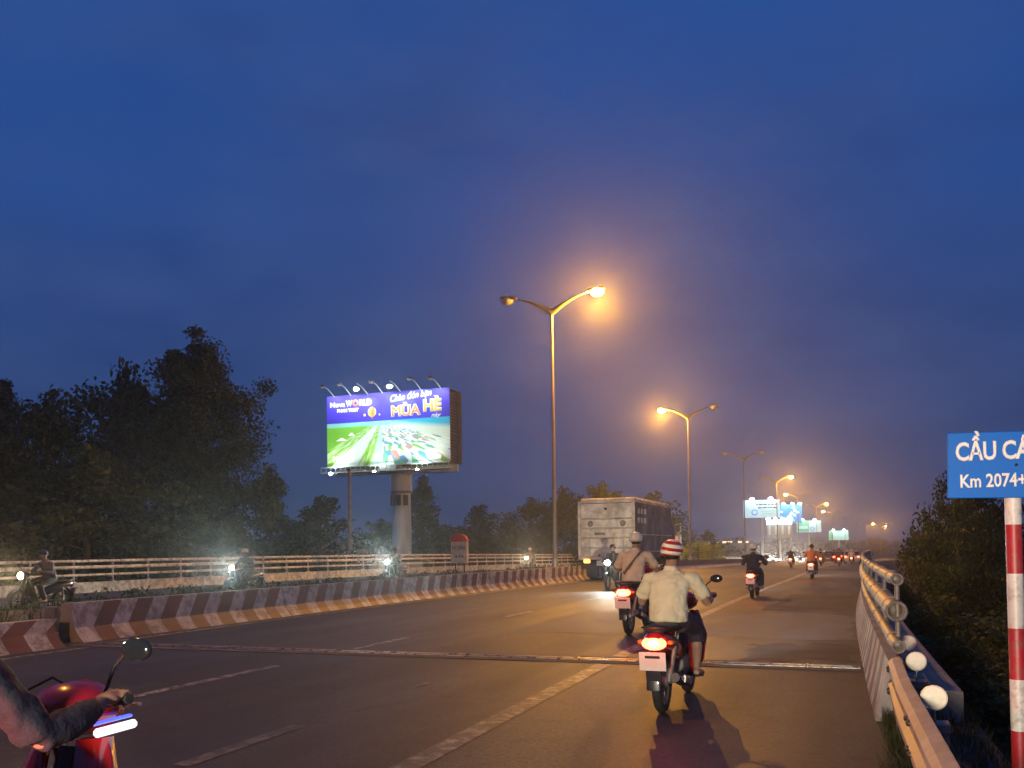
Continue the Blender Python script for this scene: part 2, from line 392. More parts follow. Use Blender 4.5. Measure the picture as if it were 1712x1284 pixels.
M['pole_white'] = wornpaint("white_post_paint", (.74, .72, .68), (.45, .38, .32), .05, 14, .4)
M['reflector'] = pm("reflector_disc", (.86, .78, .62), (.74, .62, .46), 18, .35, bump=.1)
M['mile_white'] = wornpaint("milestone_white", (.72, .62, .48), (.55, .42, .30), .0, 8)
M['mile_red'] = wornpaint("milestone_red", (.62, .04, .03), (.45, .06, .04), .0, 8)
M['ink'] = pm("black_lettering", (.03, .03, .03), (.02, .02, .02), 10, .6, bump=0)
M['roof_white'] = wornpaint("pale_sheet_roof", (.50, .53, .55), (.34, .36, .38), .1, .6)
M['wall_dull'] = pm("dull_wall", (.18, .17, .16), (.11, .10, .10), .8, .9)
M['bb_steel'] = pm("billboard_column_paint", (.50, .58, .60), (.32, .38, .40), .7, .6, metal=.1, bump=.1, stretch=(1, 1, .35))
M['bb_frame'] = pm("billboard_frame_steel", (.20, .22, .24), (.12, .13, .15), 3, .6, metal=.3)
M['louvre'] = pm("louvre_sheet", (.09, .095, .13), (.05, .055, .075), 2, .7)

# ------------------------------------------------------------------ road geometry: gentle right bend, then a long descent off the bridge
OFF = list(zip(*[(-60, 0), (12, 0), (20, .1), (28, .38), (43, 1.1), (60, 1.55), (81, 2.2), (119, 3.6), (157, 5.6), (195, 7.7), (233, 10.8), (271, 14.4), (330, 20.5), (385, 27.5), (430, 35.5), (600, 70), (700, 96)]))
ZR = list(zip(*[(-60, 0), (40, 0), (60, -.1), (75, -.25), (110, -.65), (157, -1.25), (195, -2.1), (233, -2.6), (271, -3.1), (330, -3.9), (385, -4.5), (430, -4.9), (600, -5.5), (700, -5.6)]))
_yy = np.arange(-60, 700.1, 1.0)
def _smooth(tab):
    v = np.interp(_yy, tab[0], tab[1]); k = np.ones(9) / 9
    vp = np.pad(v, 4, mode='edge'); vp[:4] = v[0]; return np.convolve(vp, k, 'valid')
_off, _zr = _smooth(OFF), _smooth(ZR)
def off(y): return float(np.interp(y, _yy, _off))
def zr(y): return float(np.interp(y, _yy, _zr))
def P(t, y, z=0.0): return Vector((t + off(y), y, zr(y) + z))
def rdir(y):
    return math.atan2(-(off(y + 1) - off(y - 1)) / 2, 1.0)
def ysteps(y0, y1):
    ys = []; y = y0
    while y < y1: ys.append(y); y += 1.0 if y < 20 else (2.5 if y < 120 else 8)
    ys.append(y1); return ys
def strip(name, t0, t1, y0, y1, z, mat, parent=None, thick=None):
    mb = MB(); ys = ysteps(y0, y1); vs = []
    for y in ys: vs += [P(t0, y, z), P(t1, y, z)]
    mb.add(vs, [(2 * i, 2 * i + 1, 2 * i + 3, 2 * i + 2) for i in range(len(ys) - 1)])
    return mb.build(name, mat, parent)
def profile_strip(mb, prof, y0, y1, mats=None, closed=True, ys=None):
    ys = ys or ysteps(y0, y1); n = len(prof)
    vs = [P(t, y, z) for y in ys for (t, z) in prof]; o = len(mb.v); mb.v.extend([tuple(v) for v in vs])
    seg = n if closed else n - 1
    for i in range(len(ys) - 1):
        for j in range(seg):
            a, b = i * n + j, i * n + (j + 1) % n
            mb.f.append([o + a, o + b, o + b + n, o + a + n]); mb.m.append(mats[j] if mats else 0); mb.sm.append(False)
    if closed:
        mb.f.append([o + j for j in range(n)]); mb.m.append(0); mb.sm.append(False)
        k = (len(ys) - 1) * n; mb.f.append([o + k + j for j in range(n - 1, -1, -1)]); mb.m.append(0); mb.sm.append(False)

def tagged_structure(o): o["kind"] = "structure"; return o
# ground and river
g = MB(); NX, NY = 60, 60
gx = np.linspace(-340, 340, NX); gy = np.linspace(-45, 760, NY)
vs = []
rg = np.random.RandomState(3)
for y in gy:
    for x in gx:
        z = -6.3 + rg.rand() * .35
        if x < -30: z += min(2.6, (-30 - x) * .09)
        if x > 12 + off(min(max(y, 0), 600)): z += 1.6
        if y > 150: z += .3
        vs.append((x, y, z))
g.add(vs, [(j * NX + i, j * NX + i + 1, (j + 1) * NX + i + 1, (j + 1) * NX + i) for j in range(NY - 1) for i in range(NX - 1)])
tagged_structure(g.build("ground", M['ground']))
w = MB(); w.add([(-24, -30, -6.05), (16, -30, -6.05), (16, 46, -6.05), (-24, 46, -6.05)], [(0, 1, 2, 3)])
tagged_structure(w.build("river_water", M['water']))

# carriageway slabs
def slab(name, t0, t1, y0, y1, top, depth, mat):
    mb = MB(); profile_strip(mb, [(t0, top), (t1, top), (t1, top - depth), (t0, top - depth)], y0, y1, [0, 1, 1, 1])
    return tagged_structure(mb.build(name, [mat, M['concrete_dark']]))
slab("road", -12.25, .46, -40, 690, 0, 1.1, M['asphalt'])
slab("opposite_road", -27.42, -16.9, -40, 690, 0, 1.1, M['asphalt'])
mb = MB(); ysm = ysteps(-40, 690); 
profile_strip(mb, [(-16.9, .28), (-16.9, -1.1), (-12.26, -1.1), (-12.26, .34), (-14.5, .46)], -40, 112)
profile_strip(mb, [(-16.9, .04), (-16.9, -1.1), (-12.26, -1.1), (-12.26, .04), (-14.5, .10)], 112, 690)
tagged_structure(mb.build("median_soil", M['soil']))
# embankment under both roads once the bridge is over
mb = MB(); profile_strip(mb, [(-33, -6.6), (-27.3, -1.12), (.4, -1.12), (6, -6.6)], 50, 690)
tagged_structure(mb.build("road_embankment", M['soil']))

# painted lines
def paint(name, t0, t1, y0, y1, mat=None):
    return tagged_structure(strip(name, t0, t1, y0, y1, .004, mat or M['line']))
paint("edge_line", -11.68, -11.50, 12.1, 420)
paint("edge_line", -11.35, -11.17, -8, 11.3)
paint("bike_lane_line", -2.90, -2.69, 12.1, 420)  # brighter paint here stands for headlamp light on the line
paint("bike_lane_line", -2.90, -2.69, -8, 11.3, M['line_mid'])  # near stretch kept dimmer, outside the painted headlamp light
paint("lane_dash", -6.98, -6.83, 6.3, 10.1)
for i in range(40):
    y = 12.12 + 6.52 * i
    paint("lane_dash", -6.98, -6.83, y, y + 1.8)
paint("worn_lane_dash", -4.42, -4.27, 5.2, 6.7, M['line_faint'])
paint("worn_lane_dash", -4.36, -4.27, 9.0, 9.25, M['line_faint'])
for i in range(20):
    y = 3 + 6.5 * i
    paint("opposite_lane_dash", -22.2, -22.05, y, y + 2)
paint("opposite_edge_line", -17.6, -17.42, -8, 300)

def patch(name, t0, t1, y0, y1, z, mat, seed):
    r_ = random.Random(seed); pts = []
    n = 10
    for i in range(n): pts.append((t0 + (t1 - t0) * i / n, y0 + r_.uniform(-.25, .25)))
    for i in range(n): pts.append((t1 + r_.uniform(-.12, .12), y0 + (y1 - y0) * i / n))
    for i in range(n): pts.append((t1 - (t1 - t0) * i / n, y1 + r_.uniform(-.4, .4)))
    for i in range(n): pts.append((t0 + r_.uniform(-.12, .12), y1 - (y1 - y0) * i / n))
    mb = MB(); mb.v = [tuple(P(a, b, z)) for a, b in pts]; mb.f = [list(range(len(pts)))]; mb.m = [0]; mb.sm = [False]
    return tagged_structure(mb.build(name, mat))
M['asphalt_pale'] = pm("cool_lit_asphalt", (.105, .115, .125), (.055, .060, .066), 1.1, .7, bump=.5, bscale=70, stretch=(1, .4, 1))  # cool headlamp light on the road, painted as pale bluish patches
M['asphalt_dark'] = pm("dark_patched_asphalt", (.032, .030, .029), (.048, .045, .042), 1.4, .8, bump=.5, bscale=70)
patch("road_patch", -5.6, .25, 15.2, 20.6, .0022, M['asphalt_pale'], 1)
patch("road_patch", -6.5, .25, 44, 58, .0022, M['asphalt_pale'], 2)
patch("road_patch", -1.7, .2, 21.5, 28.5, .0022, M['asphalt_dark'], 3)
patch("road_patch", -1.2, .25, 12.3, 14.3, .0022, M['asphalt_dark'], 4)
# expansion joint across the road
ej = empty("expansion_joint", (0, 11.7, 0), label="steel edged expansion joint crossing the whole road between the two riders", cat="expansion joint")
MB().box((-5.72, -.22, .006), (12.05, .20, .010)).build("concrete_header", M['header'], ej)
MB().box((-5.72, .22, .006), (12.05, .20, .010)).build("concrete_header", M['header'], ej)
MB().box((-5.72, -.085, .012), (12.05, .045, .020), bev=.006).build("steel_rail", M['rail_steel'], ej)
MB().box((-5.72, .085, .012), (12.05, .045, .020), bev=.006).build("steel_rail", M['rail_steel'], ej)
MB().box((-5.72, 0, .006), (12.05, .115, .008)).build("rubber_seal", M['rubber'], ej)

# ------------------------------------------------------------------ barriers
# left concrete barrier: slanted red and white blocks on the upper face, alternate blocks on the foot
def striped_barrier(name, tf, side, y0, y1, label, period=.82, top=.66, y_far_red=None, group=None):
    """tf: foot line; side -1 puts the body to the left of it, +1 to the right"""
    mb = MB(); s = side
    foot = [(0, 0), (.10, .10), (.20, .24)]; up = [(.20, .24), (.29, top)]
    ys = list(np.arange(y0, y1, period / 2)); k = 0
    def q(a, b, ya0, ya1, yb0, yb1, m):
        o = len(mb.v); mb.v.extend([tuple(P(tf + s * a[0], ya0, a[1])), tuple(P(tf + s * a[0], ya1, a[1])), tuple(P(tf + s * b[0], yb1, b[1])), tuple(P(tf + s * b[0], yb0, b[1]))])
        mb.f.append([o, o + 1, o + 2, o + 3]); mb.m.append(m); mb.sm.append(False)
    for i, y in enumerate(ys):
        y2 = min(y + period / 2, y1); m = 1 + i % 2
        far = y > 62  # far stretch all red above: tail-light glow put into the paint
        sk = .0 if i == 0 else .34
        sk2 = .0 if y2 >= y1 - .01 else .34
        q(foot[0], foot[1], y, y2, y, y2, m if not far else 1); q(foot[1], foot[2], y, y2, y, y2, m if not far else 1)
        q(up[0], up[1], y, y2, y + sk, y2 + sk2, m if not far else 2)
    mats = [M['concrete'], M['white_paint'], M['red_paint']]
    # coping, back and ends
    pr = [(tf + s * .29, top), (tf + s * .49, top), (tf + s * .52, .1), (tf + s * .52, -.02), (tf, -.02), (tf, 0), (tf + .0 * s, 0)]
    profile_strip(mb, [(tf + s * .29, top), (tf + s * .49, top), (tf + s * .54, -.02)], y0, y1, closed=False)
    for y in (y0, y1):
        prof = [(0, 0), (.10, .10), (.20, .24), (.29, top), (.49, top), (.54, -.02)]
        o = len(mb.v); mb.v.extend([tuple(P(tf + s * a, y, z)) for a, z in prof]); mb.f.append(list(range(o, o + len(prof)))); mb.m.append(0); mb.sm.append(False)
    return mb, mats
def barrier_run(name, tf, side, y0, y1, label, top=.66, group=None):
    root = empty(name, (tf, y0, 0), label=label, cat="barrier", group=group); y = y0; L_ = .41 * 15
    while y < y1 - .5:
        mb, mats = striped_barrier(name, tf, side, y, min(y + L_ - .03, y1), label, top=top)
        ob = mb.build("segment", mats, root); ob.location = (-tf, -y0, 0); y += L_
    return root
barrier_run("concrete_barrier", -11.95, -1, 11.9, 112, "long red and white striped concrete barrier running along the planted median", group="median barriers")
barrier_run("concrete_barrier", -11.66, -1, -6.6, 11.25, "lower barrier piece with faded stripes at the left edge, before the joint", top=.45, group="median barriers")
cap = MB(); cap.box((0, 0, .32), (.22, .10, .62), bev=.02); cap.box((0, -.06, .10), (.30, .16, .2), bev=.02)
tag(cap.build("joint_post", M['concrete_dark'], loc=(-12.30, 11.58, 0)), "short concrete post standing in the gap between the two median barriers", "post")

# right parapet: foot, upright, outer ledge
M['ledge'] = pm('ledge_concrete', (.40, .34, .27), (.24, .19, .15), 1.4, .85, bump=.4)
def right_parapet():
    root = empty("bridge_parapet", (.4, 11.7, 0), label="striped concrete parapet at the right edge of the bridge, carrying the pipe railing", cat="parapet")
    for (y0, y1, nm) in ((8.25, 11.55, "end_block"), (11.75, 150, "parapet_wall")):
        mb = MB(); per = .78 if y1 < 12 else .56; ys = list(np.arange(y0, y1, per / 2)) if y1 < 12 else list(np.arange(y0, 40, per / 2)) + list(np.arange(40.2, y1, 2.0))
        ys.append(y1)
        for i in range(len(ys) - 1):
            y, y2 = ys[i], ys[i + 1]; m = 1 + i % 2 if y < 40 else 1
            s1 = .26 if i > 0 else 0; s2 = .26 if i < len(ys) - 2 else 0
            o = len(mb.v)
            mb.v.extend([tuple(p) for p in (P(.32, y, 0), P(.32, y2, 0), P(.40, y2 + s2, .30), P(.40, y + s1, .30))]); mb.f.append([o, o + 1, o + 2, o + 3]); mb.m.append(m); mb.sm.append(False)
            o = len(mb.v)
            mb.v.extend([tuple(p) for p in (P(.40, y + s1, .30), P(.40, y2 + s2, .30), P(.44, y2 + s2, .50), P(.44, y + s1, .50))]); mb.f.append([o, o + 1, o + 2, o + 3]); mb.m.append(m if y < 40 else 0); mb.sm.append(False)
        profile_strip(mb, [(.44, .50), (.56, .50), (.60, .20), (.60, -.6)], y0, y1, closed=False)
        for y in (y0, y1):
            o = len(mb.v); pr = [(.32, 0), (.40, .30), (.44, .50), (.56, .50), (.60, .20), (.60, -.2), (.32, -.2)]
            mb.v.extend([tuple(P(a, y, z)) for a, z in pr]); mb.f.append(list(range(o, o + len(pr)))); mb.m.append(0); mb.sm.append(False)
        ob = mb.build(nm, [M['concrete'], M['white_paint'], M['red_paint']], root)
        ob.location = (-.4, -11.7, 0)
    mb = MB(); profile_strip(mb, [(.61, .26), (1.04, .22), (1.04, -.25), (.61, -.25)], 8.6, 150)
    ob = mb.build("outer_ledge", M['ledge'], root); ob.location = (-.4, -11.7, 0)
    return root
right_parapet()

# right pipe railing
rr = empty("pipe_railing", (.5, 8, 0), label="three pipe steel railing on the right parapet, ending in open pipe mouths near the reflectors", cat="railing")
for (h, r, y0) in ((1.21, .052, 8.0), (.94, .088, 8.15), (.66, .056, 8.0)):
    mb = MB(); ys = ysteps(y0, 150)
    mb.tube([P(.50, y, h) - Vector((.5, 8, 0)) for y in ys], r, 14, caps=False)
    # open mouth with thickness
    mb.lathe([(r, 0), (r * 1.01, -.02), (r * .72, -.02), (r * .70, .25), (.001, .25)], tuple(P(.50, y0, h) - Vector((.5, 8, 0))), 'Y', 14)
    mb.build("pipe", M['pipe'], rr)
for i in range(14):
    y = 8.7 + i * 1.5
    for (h, r) in ((1.21, .060), (.94, .096), (.66, .064)):
        mb = MB(); mb.lathe([(r, -.035), (r, .035)], tuple(P(.5, y, h) - Vector((.5, 8, 0))), 'Y', 14)
        mb.lathe([(r - .012, -.035), (r, -.035)], tuple(P(.5, y, h) - Vector((.5, 8, 0))), 'Y', 14); mb.build("collar", M['pipe'], rr)
mpost = MB()
mpost.tube([(.02, 0, .20), (.02, 0, 1.18)], (.022), 8)
mpost.box((.10, 0, .28), (.13, .13, .02))
pmesh = mpost.mesh("post", M['galv_dull'])
for i in range(60):
    y = 8.35 + i * 2.0
    if y > 125: break
    p = P(.5, y, 0) - Vector((.5, 8, 0)); link("post", pmesh, rr, p)
for i in range(1, 60):   # square brackets of the ledge side
    pass

# left far railing of the opposite carriageway
lr = empty("white_bridge_railing", (-27.6, 20, 0), label="white three rail railing with thin posts on the far side of the opposite carriageway", cat="railing")
B0 = Vector((-27.6, 20, 0))
for h, r in ((1.22, .055), (.98, .070), (.68, .050)):
    mb = MB(); mb.tube([P(-27.6, y, h) - B0 for y in ysteps(-2, 210)], r, 8); mb.build("rail", M['rail_white'], lr)
mb = MB(); mb.box((0, .07, .82), (.07, .05, .84), bev=.008); mb.box((0, .07, .42), (.16, .14, .03)); lpm = mb.mesh("post", M['rail_white'])
y = 0.
while y < 200:
    link("post", lpm, lr, P(-27.6, y, 0) - B0); y += 1.9 if y < 120 else 6
mb = MB(); profile_strip(mb, [(-27.4, -.1), (-27.42, .40), (-27.8, .40), (-27.8, -1.2), (-27.4, -1.2)], -40, 300)
ob = mb.build("kerb_wall", M['white_paint'], lr); ob.location = -B0

# W beam guardrail on the shoulder, right foreground
gr = empty("w_beam_guardrail", (.40, 5.5, -.045), label="corrugated steel guardrail beam in the right foreground, bolted to short posts", cat="guardrail")
prof = [(.06, .335), (.005, .345), (-.025, .375), (-.025, .415), (.035, .455), (.035, .505), (-.025, .545), (-.025, .590), (.005, .625), (.06, .64)]
mb = MB(); ys = list(np.linspace(-1.5, 7.9, 20)); n = len(prof)
def gw(a, y, z): # beam lies just clear of the kerb
    tx = .405 + a + (.03 * max(0, y - 6.5) / 1.4); return (tx - .40, y - 5.5, z)
for th in (0, .006):
    vs = [gw(a + th, y, z) for y in ys for (a, z) in prof]
    mb.add(vs, [(i * n + j, i * n + j + 1, (i + 1) * n + j + 1, (i + 1) * n + j) for i in range(len(ys) - 1) for j in range(n - 1)], smooth=False)
mb.build("beam", M['beam'], gr)
for y in (5.35, 5.5, 7.55, 7.68, 3.4, 3.55):
    for z in (.40, .57):
        mb = MB(); mb.lathe([(.001, -.018), (.016, -.014), (.018, 0), (.018, .006)], (gw(-.028, y, z)), 'X', 8); mb.build("bolt", M['steel_dark'], gr)
for y in (1.9, 3.9, 5.8, 7.7):
    mb = MB(); mb.box((.085, y - 5.5, .17), (.07, .10, .84), bev=.008); mb.box((.045, y - 5.5, .48), (.03, .10, .16)); mb.build("post", M['galv_dull'], gr)

# reflector discs on brackets
for (y, t, z, lab) in ((5.95, .56, .575, "nearest and largest round reflector disc beside the steel guardrail"),
                       (7.75, .61, .575, "middle one of the three round reflector discs behind the guardrail"),
                       (9.6, .69, .53, "smallest round reflector disc, just under the open mouths of the railing pipes")):
    root = empty("reflector_disc", (t, y, 0), rz=R(-2), label=lab, cat="reflector", group="round reflectors along the guardrail")
    MB().lathe([(.001, -.012), (.068, -.012), (.076, -.006), (.076, .006), (.001, .006)], (0, 0, z), 'Y', 24, smooth=False).build("disc", M['reflector'], root)
    MB().tube([(0, .012, z - .16), (0, .012, z)], .011, 8).build("stem", M['galv'], root)
    mb = MB(); mb.box((0, .0, z - .185), (.17, .03, .06), bev=.005); mb.box((.0, .07, z - .158), (.17, .13, .006)); mb.box((-.08, .02, z - .12), (.012, .06, .09))
    mb.build("bracket", M['galv_dull'], root)
    MB().box((.02, .06, (z - .22) / 2 - .2), (.12, .10, z + .2), bev=.006).build("post", M['galv_dull'], root)
# shoulder under the guardrail
mb = MB(); profile_strip(mb, [(.465, -.02), (.62, .0), (1.15, -.05), (1.9, -1.2), (1.9, -3), (.465, -3)], -6, 8.6)
tagged_structure(mb.build("shoulder_soil", M['soil']))

# ------------------------------------------------------------------ text helper
def text_mesh(s, size, depth=.004, bold=0.0, mat=None, name="lettering", shear=0.0, align='LEFT', spacing=1.0):
    cu = bpy.data.curves.new("t", 'FONT'); cu.body = s; cu.size = size; cu.extrude = depth; cu.bevel_depth = bold; cu.bevel_resolution = 0; cu.align_x = align; cu.shear = shear
    cu.space_character = spacing; cu.resolution_u = 3
    o = bpy.data.objects.new("t", cu); COL.objects.link(o); dg = bpy.context.evaluated_depsgraph_get(); dg.update()
    me = bpy.data.meshes.new_from_object(o.evaluated_get(dg)); bpy.data.objects.remove(o)
    me.materials.clear(); me.materials.append(mat); me.name = name; return me
def put_text(s, size, loc, parent, mat, bold=0.0, width=None, height=None, depth=.004, shear=0.0, name="lettering", tilt=0.0, rz=0.0, spacing=1.0):
    """text standing upright, read from -Y, lower left corner at loc"""
    me = text_mesh(s, size, depth, bold, mat, name, shear, spacing=spacing)
    xs = [v.co.x for v in me.vertices]; ys = [v.co.y for v in me.vertices]
    x0, x1, y0, y1 = min(xs), max(xs), min(ys), max(ys)
    sx = (width / (x1 - x0)) if width else 1; sy = (height / (y1 - y0)) if height else sx if width else 1
    zm = max(abs(v.co.z) for v in me.vertices) or 1
    for v in me.vertices: v.co.x = (v.co.x - x0) * sx; v.co.y = (v.co.y - y0) * sy; v.co.z *= min(depth, .02) / zm
    return link(name, me, parent, loc, Euler((PI / 2, tilt, rz)))

# bridge name sign on its striped post
sg = empty("bridge_name_sign", (.95, 5.6, 0), label="blue bridge name board on a red and white striped post at the right edge", cat="road sign")
sb = MB().box((.12, -.062, 1.925), (.90, .012, .365), rot=Euler((0, R(1.2), 0)), bev=.004).build("board", M['sign_blue'], sg)
put_text("CẦU CÁI", 1, (-.288, -.0735, 1.955), sg, M['sign_white'], bold=.035, width=.385, height=.165, spacing=.96)
put_text("Km 2074+0", 1, (-.268, -.0735, 1.805), sg, M['sign_white'], bold=.03, width=.365, height=.078)
MB().lathe([(.001, -.006), (.008, -.004), (.008, 0)], (.01, -.070, 1.925), 'Y', 10).build("bolt", M['steel_dark'], sg)
z = 1.86; k = 0
segs = [(1.86, 1.60, 'w'), (1.60, 1.33, 'r'), (1.33, 1.03, 'w'), (1.03, .75, 'r'), (.75, .47, 'w'), (.47, .19, 'r'), (.19, -.3, 'w')]
for a, b, c in segs:
    MB().tube([(.0, 0, a), (.0, 0, b)], .042, 18).build("post_band", M['pole_white'] if c == 'w' else M['pole_red'], sg)
mb = MB(); mb.tube([(0, 0, 1.86), (0, 0, 2.06)], .040, 16); mb.box((0, -.045, 1.97), (.05, .03, .2)); mb.build("bracket", M['galv_dull'], sg)

# milestone
ms = empty("milestone_sign", (-14.8, 35, .42), label="white milestone board with rounded red top standing on two legs in the median", cat="milestone")
pts = [(-.36, .55), (.36, .55), (.36, 1.42)] + [(.36 * math.cos(a), 1.42 + .30 * math.sin(a)) for a in np.linspace(0.05, PI - .05, 14)] + [(-.36, 1.42)]
low = [(-.36, .50), (.36, .50), (.36, 1.40), (-.36, 1.40)]
MB().prism(low, 'Y', -.09, .09).build("board", M['mile_white'], ms)
MB().prism([(-.37, 1.403)] + [(.37, 1.403)] + [(.37 * math.cos(a), 1.42 + .31 * math.sin(a)) for a in np.linspace(0.03, PI - .03, 16)], 'Y', -.10, .10).build("red_top", M['mile_red'], ms)
for sx in (-.2, .2): MB().tube([(sx, 0, -.1), (sx, 0, .5)], .03, 8).build("leg", M['steel_dark'], ms)
put_text("SÓC TRĂNG", .15, (-.31, -.0945, 1.08), ms, M['ink'], bold=.002, width=.62, height=.20)
put_text("56 Km", .15, (-.22, -.0945, .72), ms, M['ink'], bold=.002, width=.44, height=.15)

# ------------------------------------------------------------------ street lamps
def lamp_light(name, parent, loc, power, col=(1.0, .42, .035), radius=.14):
    ld = bpy.data.lights.new(name, 'POINT'); ld.energy = power; ld.color = col; ld.shadow_soft_size = radius
    o = bpy.data.objects.new(name, ld); COL.objects.link(o); o.location = loc; o.parent = parent; return o
def spot(name, parent, loc, rot, power, col, size=70, blend=.6, radius=.05):
    ld = bpy.data.lights.new(name, 'SPOT'); ld.energy = power; ld.color = col; ld.spot_size = R(size); ld.spot_blend = blend; ld.shadow_soft_size = radius
    o = bpy.data.objects.new(name, ld); COL.objects.link(o); o.location = loc; o.rotation_euler = rot; o.parent = parent; return o
mb = MB()
mb.tube([(0, 0, 0), (0, 0, 4), (0, 0, 13.2)], [.125, .10, .055], 12); pole_me = mb.mesh("pole", M['pole'])
mb = MB(); mb.box((0, 0, .05), (.5, .5, .1), bev=.02); mb.tube([(0, 0, .1), (0, 0, .55)], [.19, .15], 12); base_me = mb.mesh("base", M['galv'])
def arm_mesh(s):
    mb = MB(); pts = []; rad = []
    for i in range(10):
        u = i / 9
        pts.append((s * 2.0 * u, 0, 12.95 + .85 * (1 - (1 - u) ** 1.35) + .05 * math.sin(u * PI)))
        rad.append((.04 + .03 * (1 - u), .15 * (1 - u) ** 1.5 + .032))
    mb.tube(pts, rad, 8); return mb.mesh("arm", M['pole'])
arm_me = {s: arm_mesh(s) for s in (-1, 1)}
def head_mesh(s):
    mb = MB(); mb.prism([(s * 1.85, 13.80), (s * 1.85, 13.90), (s * 2.15, 14.0), (s * 2.65, 14.0), (s * 2.75, 13.92), (s * 2.75, 13.86), (s * 2.0, 13.78)], 'Y', -.16, .16); return mb.mesh("lamp_head", M['pole'])
head_me = {s: head_mesh(s) for s in (-1, 1)}
def bowl_mesh(s, m, nm):
    mb = MB(); mb.ell((s * 2.36, 0, 13.76), (.34, .22, .22), 14, 8); return mb.mesh(nm, m)
bowl = {(s, on): bowl_mesh(s, M['sodium'] if on else M['bowl_off'], "lamp_bowl") for s in (-1, 1) for on in (0, 1)}
LP = [ (5, 0, 1, 4000), (43, 0, 1, 14500), (81, 1, 0, 14000), (119, 0, 0, 0), (157, 0, 1, 11000), (195, 1, 0, 5000), (233, 0, 1, 6500), (271, 1, 0, 4000), (309, 0, 0, 0), (347, 0, 0, 0), (385, 0, 1, 8000), (423, 0, 1, 8000)]
names = {5: "double arm street lamp just outside the left edge, its right lamp lit", 43: "nearest tall double arm street lamp, its right hand lamp glowing orange", 81: "second double arm street lamp, behind the truck, with only its left arm glowing",
         119: "unlit double arm street lamp standing left of the pale distant billboard", 157: "street lamp rising behind the pale blue billboard, its right lamp lit orange", 195: "thin street lamp behind the bright blue billboard with its left lamp lit",
         233: "street lamp left of the green billboard, its upper right lamp lit", 271: "street lamp behind the green billboard, its left lamp lit low", 309: "thin far unlit street lamp left of the last white billboard",
         347: "thin far unlit street lamp right of the last white billboard", 385: "far street lamp with lit right arm, left of the last one by the bushes", 423: "farthest lit street lamp, against the bushes above the railing end"}
for (y, ll, rl, pw) in LP:
    b = P(-14.1, y, .44)
    root = empty("street_lamp", b, label=names[y], cat="street lamp", group="double arm street lamps in the median")
    link("pole", pole_me, root); link("base", base_me, root)
    for s, on in ((-1, ll), (1, rl)):
        link("arm", arm_me[s], root); link("lamp_head", head_me[s], root); link("lamp_bowl", bowl[(s, on)], root)
        if on: lamp_light("sodium_light", root, (s * 2.40, 0, 13.22), pw, radius=.12)

# ------------------------------------------------------------------ trees
def leaf_cloud(centers, radii, n_each, size, seed, flat=.75, droop=0.0):
    rs = np.random.RandomState(seed); k = len(centers); tot = k * n_each
    c = np.repeat(np.array(centers), n_each, 0); rad = np.repeat(np.array(radii), n_each)
    d = rs.normal(size=(tot, 3)); d /= np.linalg.norm(d, axis=1)[:, None]
    rr_ = rs.rand(tot) ** .55
    p = c + d * (rad * rr_)[:, None] * np.array([1, 1, flat])
    a = rs.normal(size=(tot, 3)); a[:, 2] -= droop; a /= np.linalg.norm(a, axis=1)[:, None]
    b = np.cross(a, rs.normal(size=(tot, 3))); b /= np.linalg.norm(b, axis=1)[:, None]
    s = size * (.6 + .8 * rs.rand(tot))[:, None]
    v = np.empty((tot, 4, 3)); v[:, 0] = p - a * s * .5; v[:, 1] = p + b * s * .28; v[:, 2] = p + a * s * .5; v[:, 3] = p - b * s * .28
    return v.reshape(-1, 3), tot
def quads_mesh(name, v, nq, mat):
    me = bpy.data.meshes.new(name); me.vertices.add(len(v)); me.vertices.foreach_set("co", v.ravel().astype(np.float32))
    me.loops.add(nq * 4); me.loops.foreach_set("vertex_index", np.arange(nq * 4, dtype=np.int32))
    me.polygons.add(nq); me.polygons.foreach_set("loop_start", np.arange(0, nq * 4, 4, dtype=np.int32)); me.polygons.foreach_set("loop_total", np.full(nq, 4, dtype=np.int32))
    me.materials.append(mat); me.update(calc_edges=True); return me
def make_tree(seed, H, W, shape, n_leaf, lsize, mat, trunk_show=.25, limbs=26, clump=.085):
    """shape(u) -> crown half width fraction at height fraction u"""
    rs = random.Random(seed); tr = MB(); x = y = 0; pts = []; rad = []
    for i in range(9):
        u = i / 8; pts.append((x, y, H * .95 * u)); rad.append(.020 * H * (1 - u) + .025); x += rs.uniform(-.02, .02) * H * .6; y += rs.uniform(-.02, .02) * H * .6
    tr.tube(pts, rad, 8)
    def tp(u):
        u = max(0, min(.999, u)) * 8; i = int(u); f = u - i; return Vector(pts[i]).lerp(Vector(pts[i + 1]), f)
    cs = []; ra = []
    for i in range(limbs):
        u0 = trunk_show + (0.93 - trunk_show) * (i + rs.random()) / limbs
        a = i * 2.4 + rs.uniform(-.5, .5); wr = W * shape(min(1, u0 + .06)) * rs.uniform(.6, 1.08)
        s = tp(u0 * .97); e = s + Vector((math.cos(a) * wr, math.sin(a) * wr, H * rs.uniform(.03, .11)))
        m_ = s.lerp(e, .5) + Vector((0, 0, H * .012))
        tr.tube([s, m_, e], [.006 * H * (1.15 - u0) + .01, .004 * H * (1.1 - u0) + .01, .012], 5)
        for q in (0.4, .62, .82, 1.0):
            if rs.random() < .13: continue
            c = s.lerp(e, q) + Vector((rs.uniform(-1, 1), rs.uniform(-1, 1), rs.uniform(-.6, .8))) * H * .035
            cs.append(tuple(c)); ra.append(H * clump * rs.uniform(.6, 1.25) * (.55 + .6 * shape(min(1, u0 + .06))))
    for q in (.86, .92, .97):
        c = tp(q); cs.append((c.x, c.y, H * q)); ra.append(H * clump * .6)
    ne = max(8, n_leaf // len(cs))
    v, n_ = leaf_cloud(cs, ra, ne, lsize, seed)
    return tr.mesh("trunk", M['bark']), quads_mesh("crown", v, n_, mat)
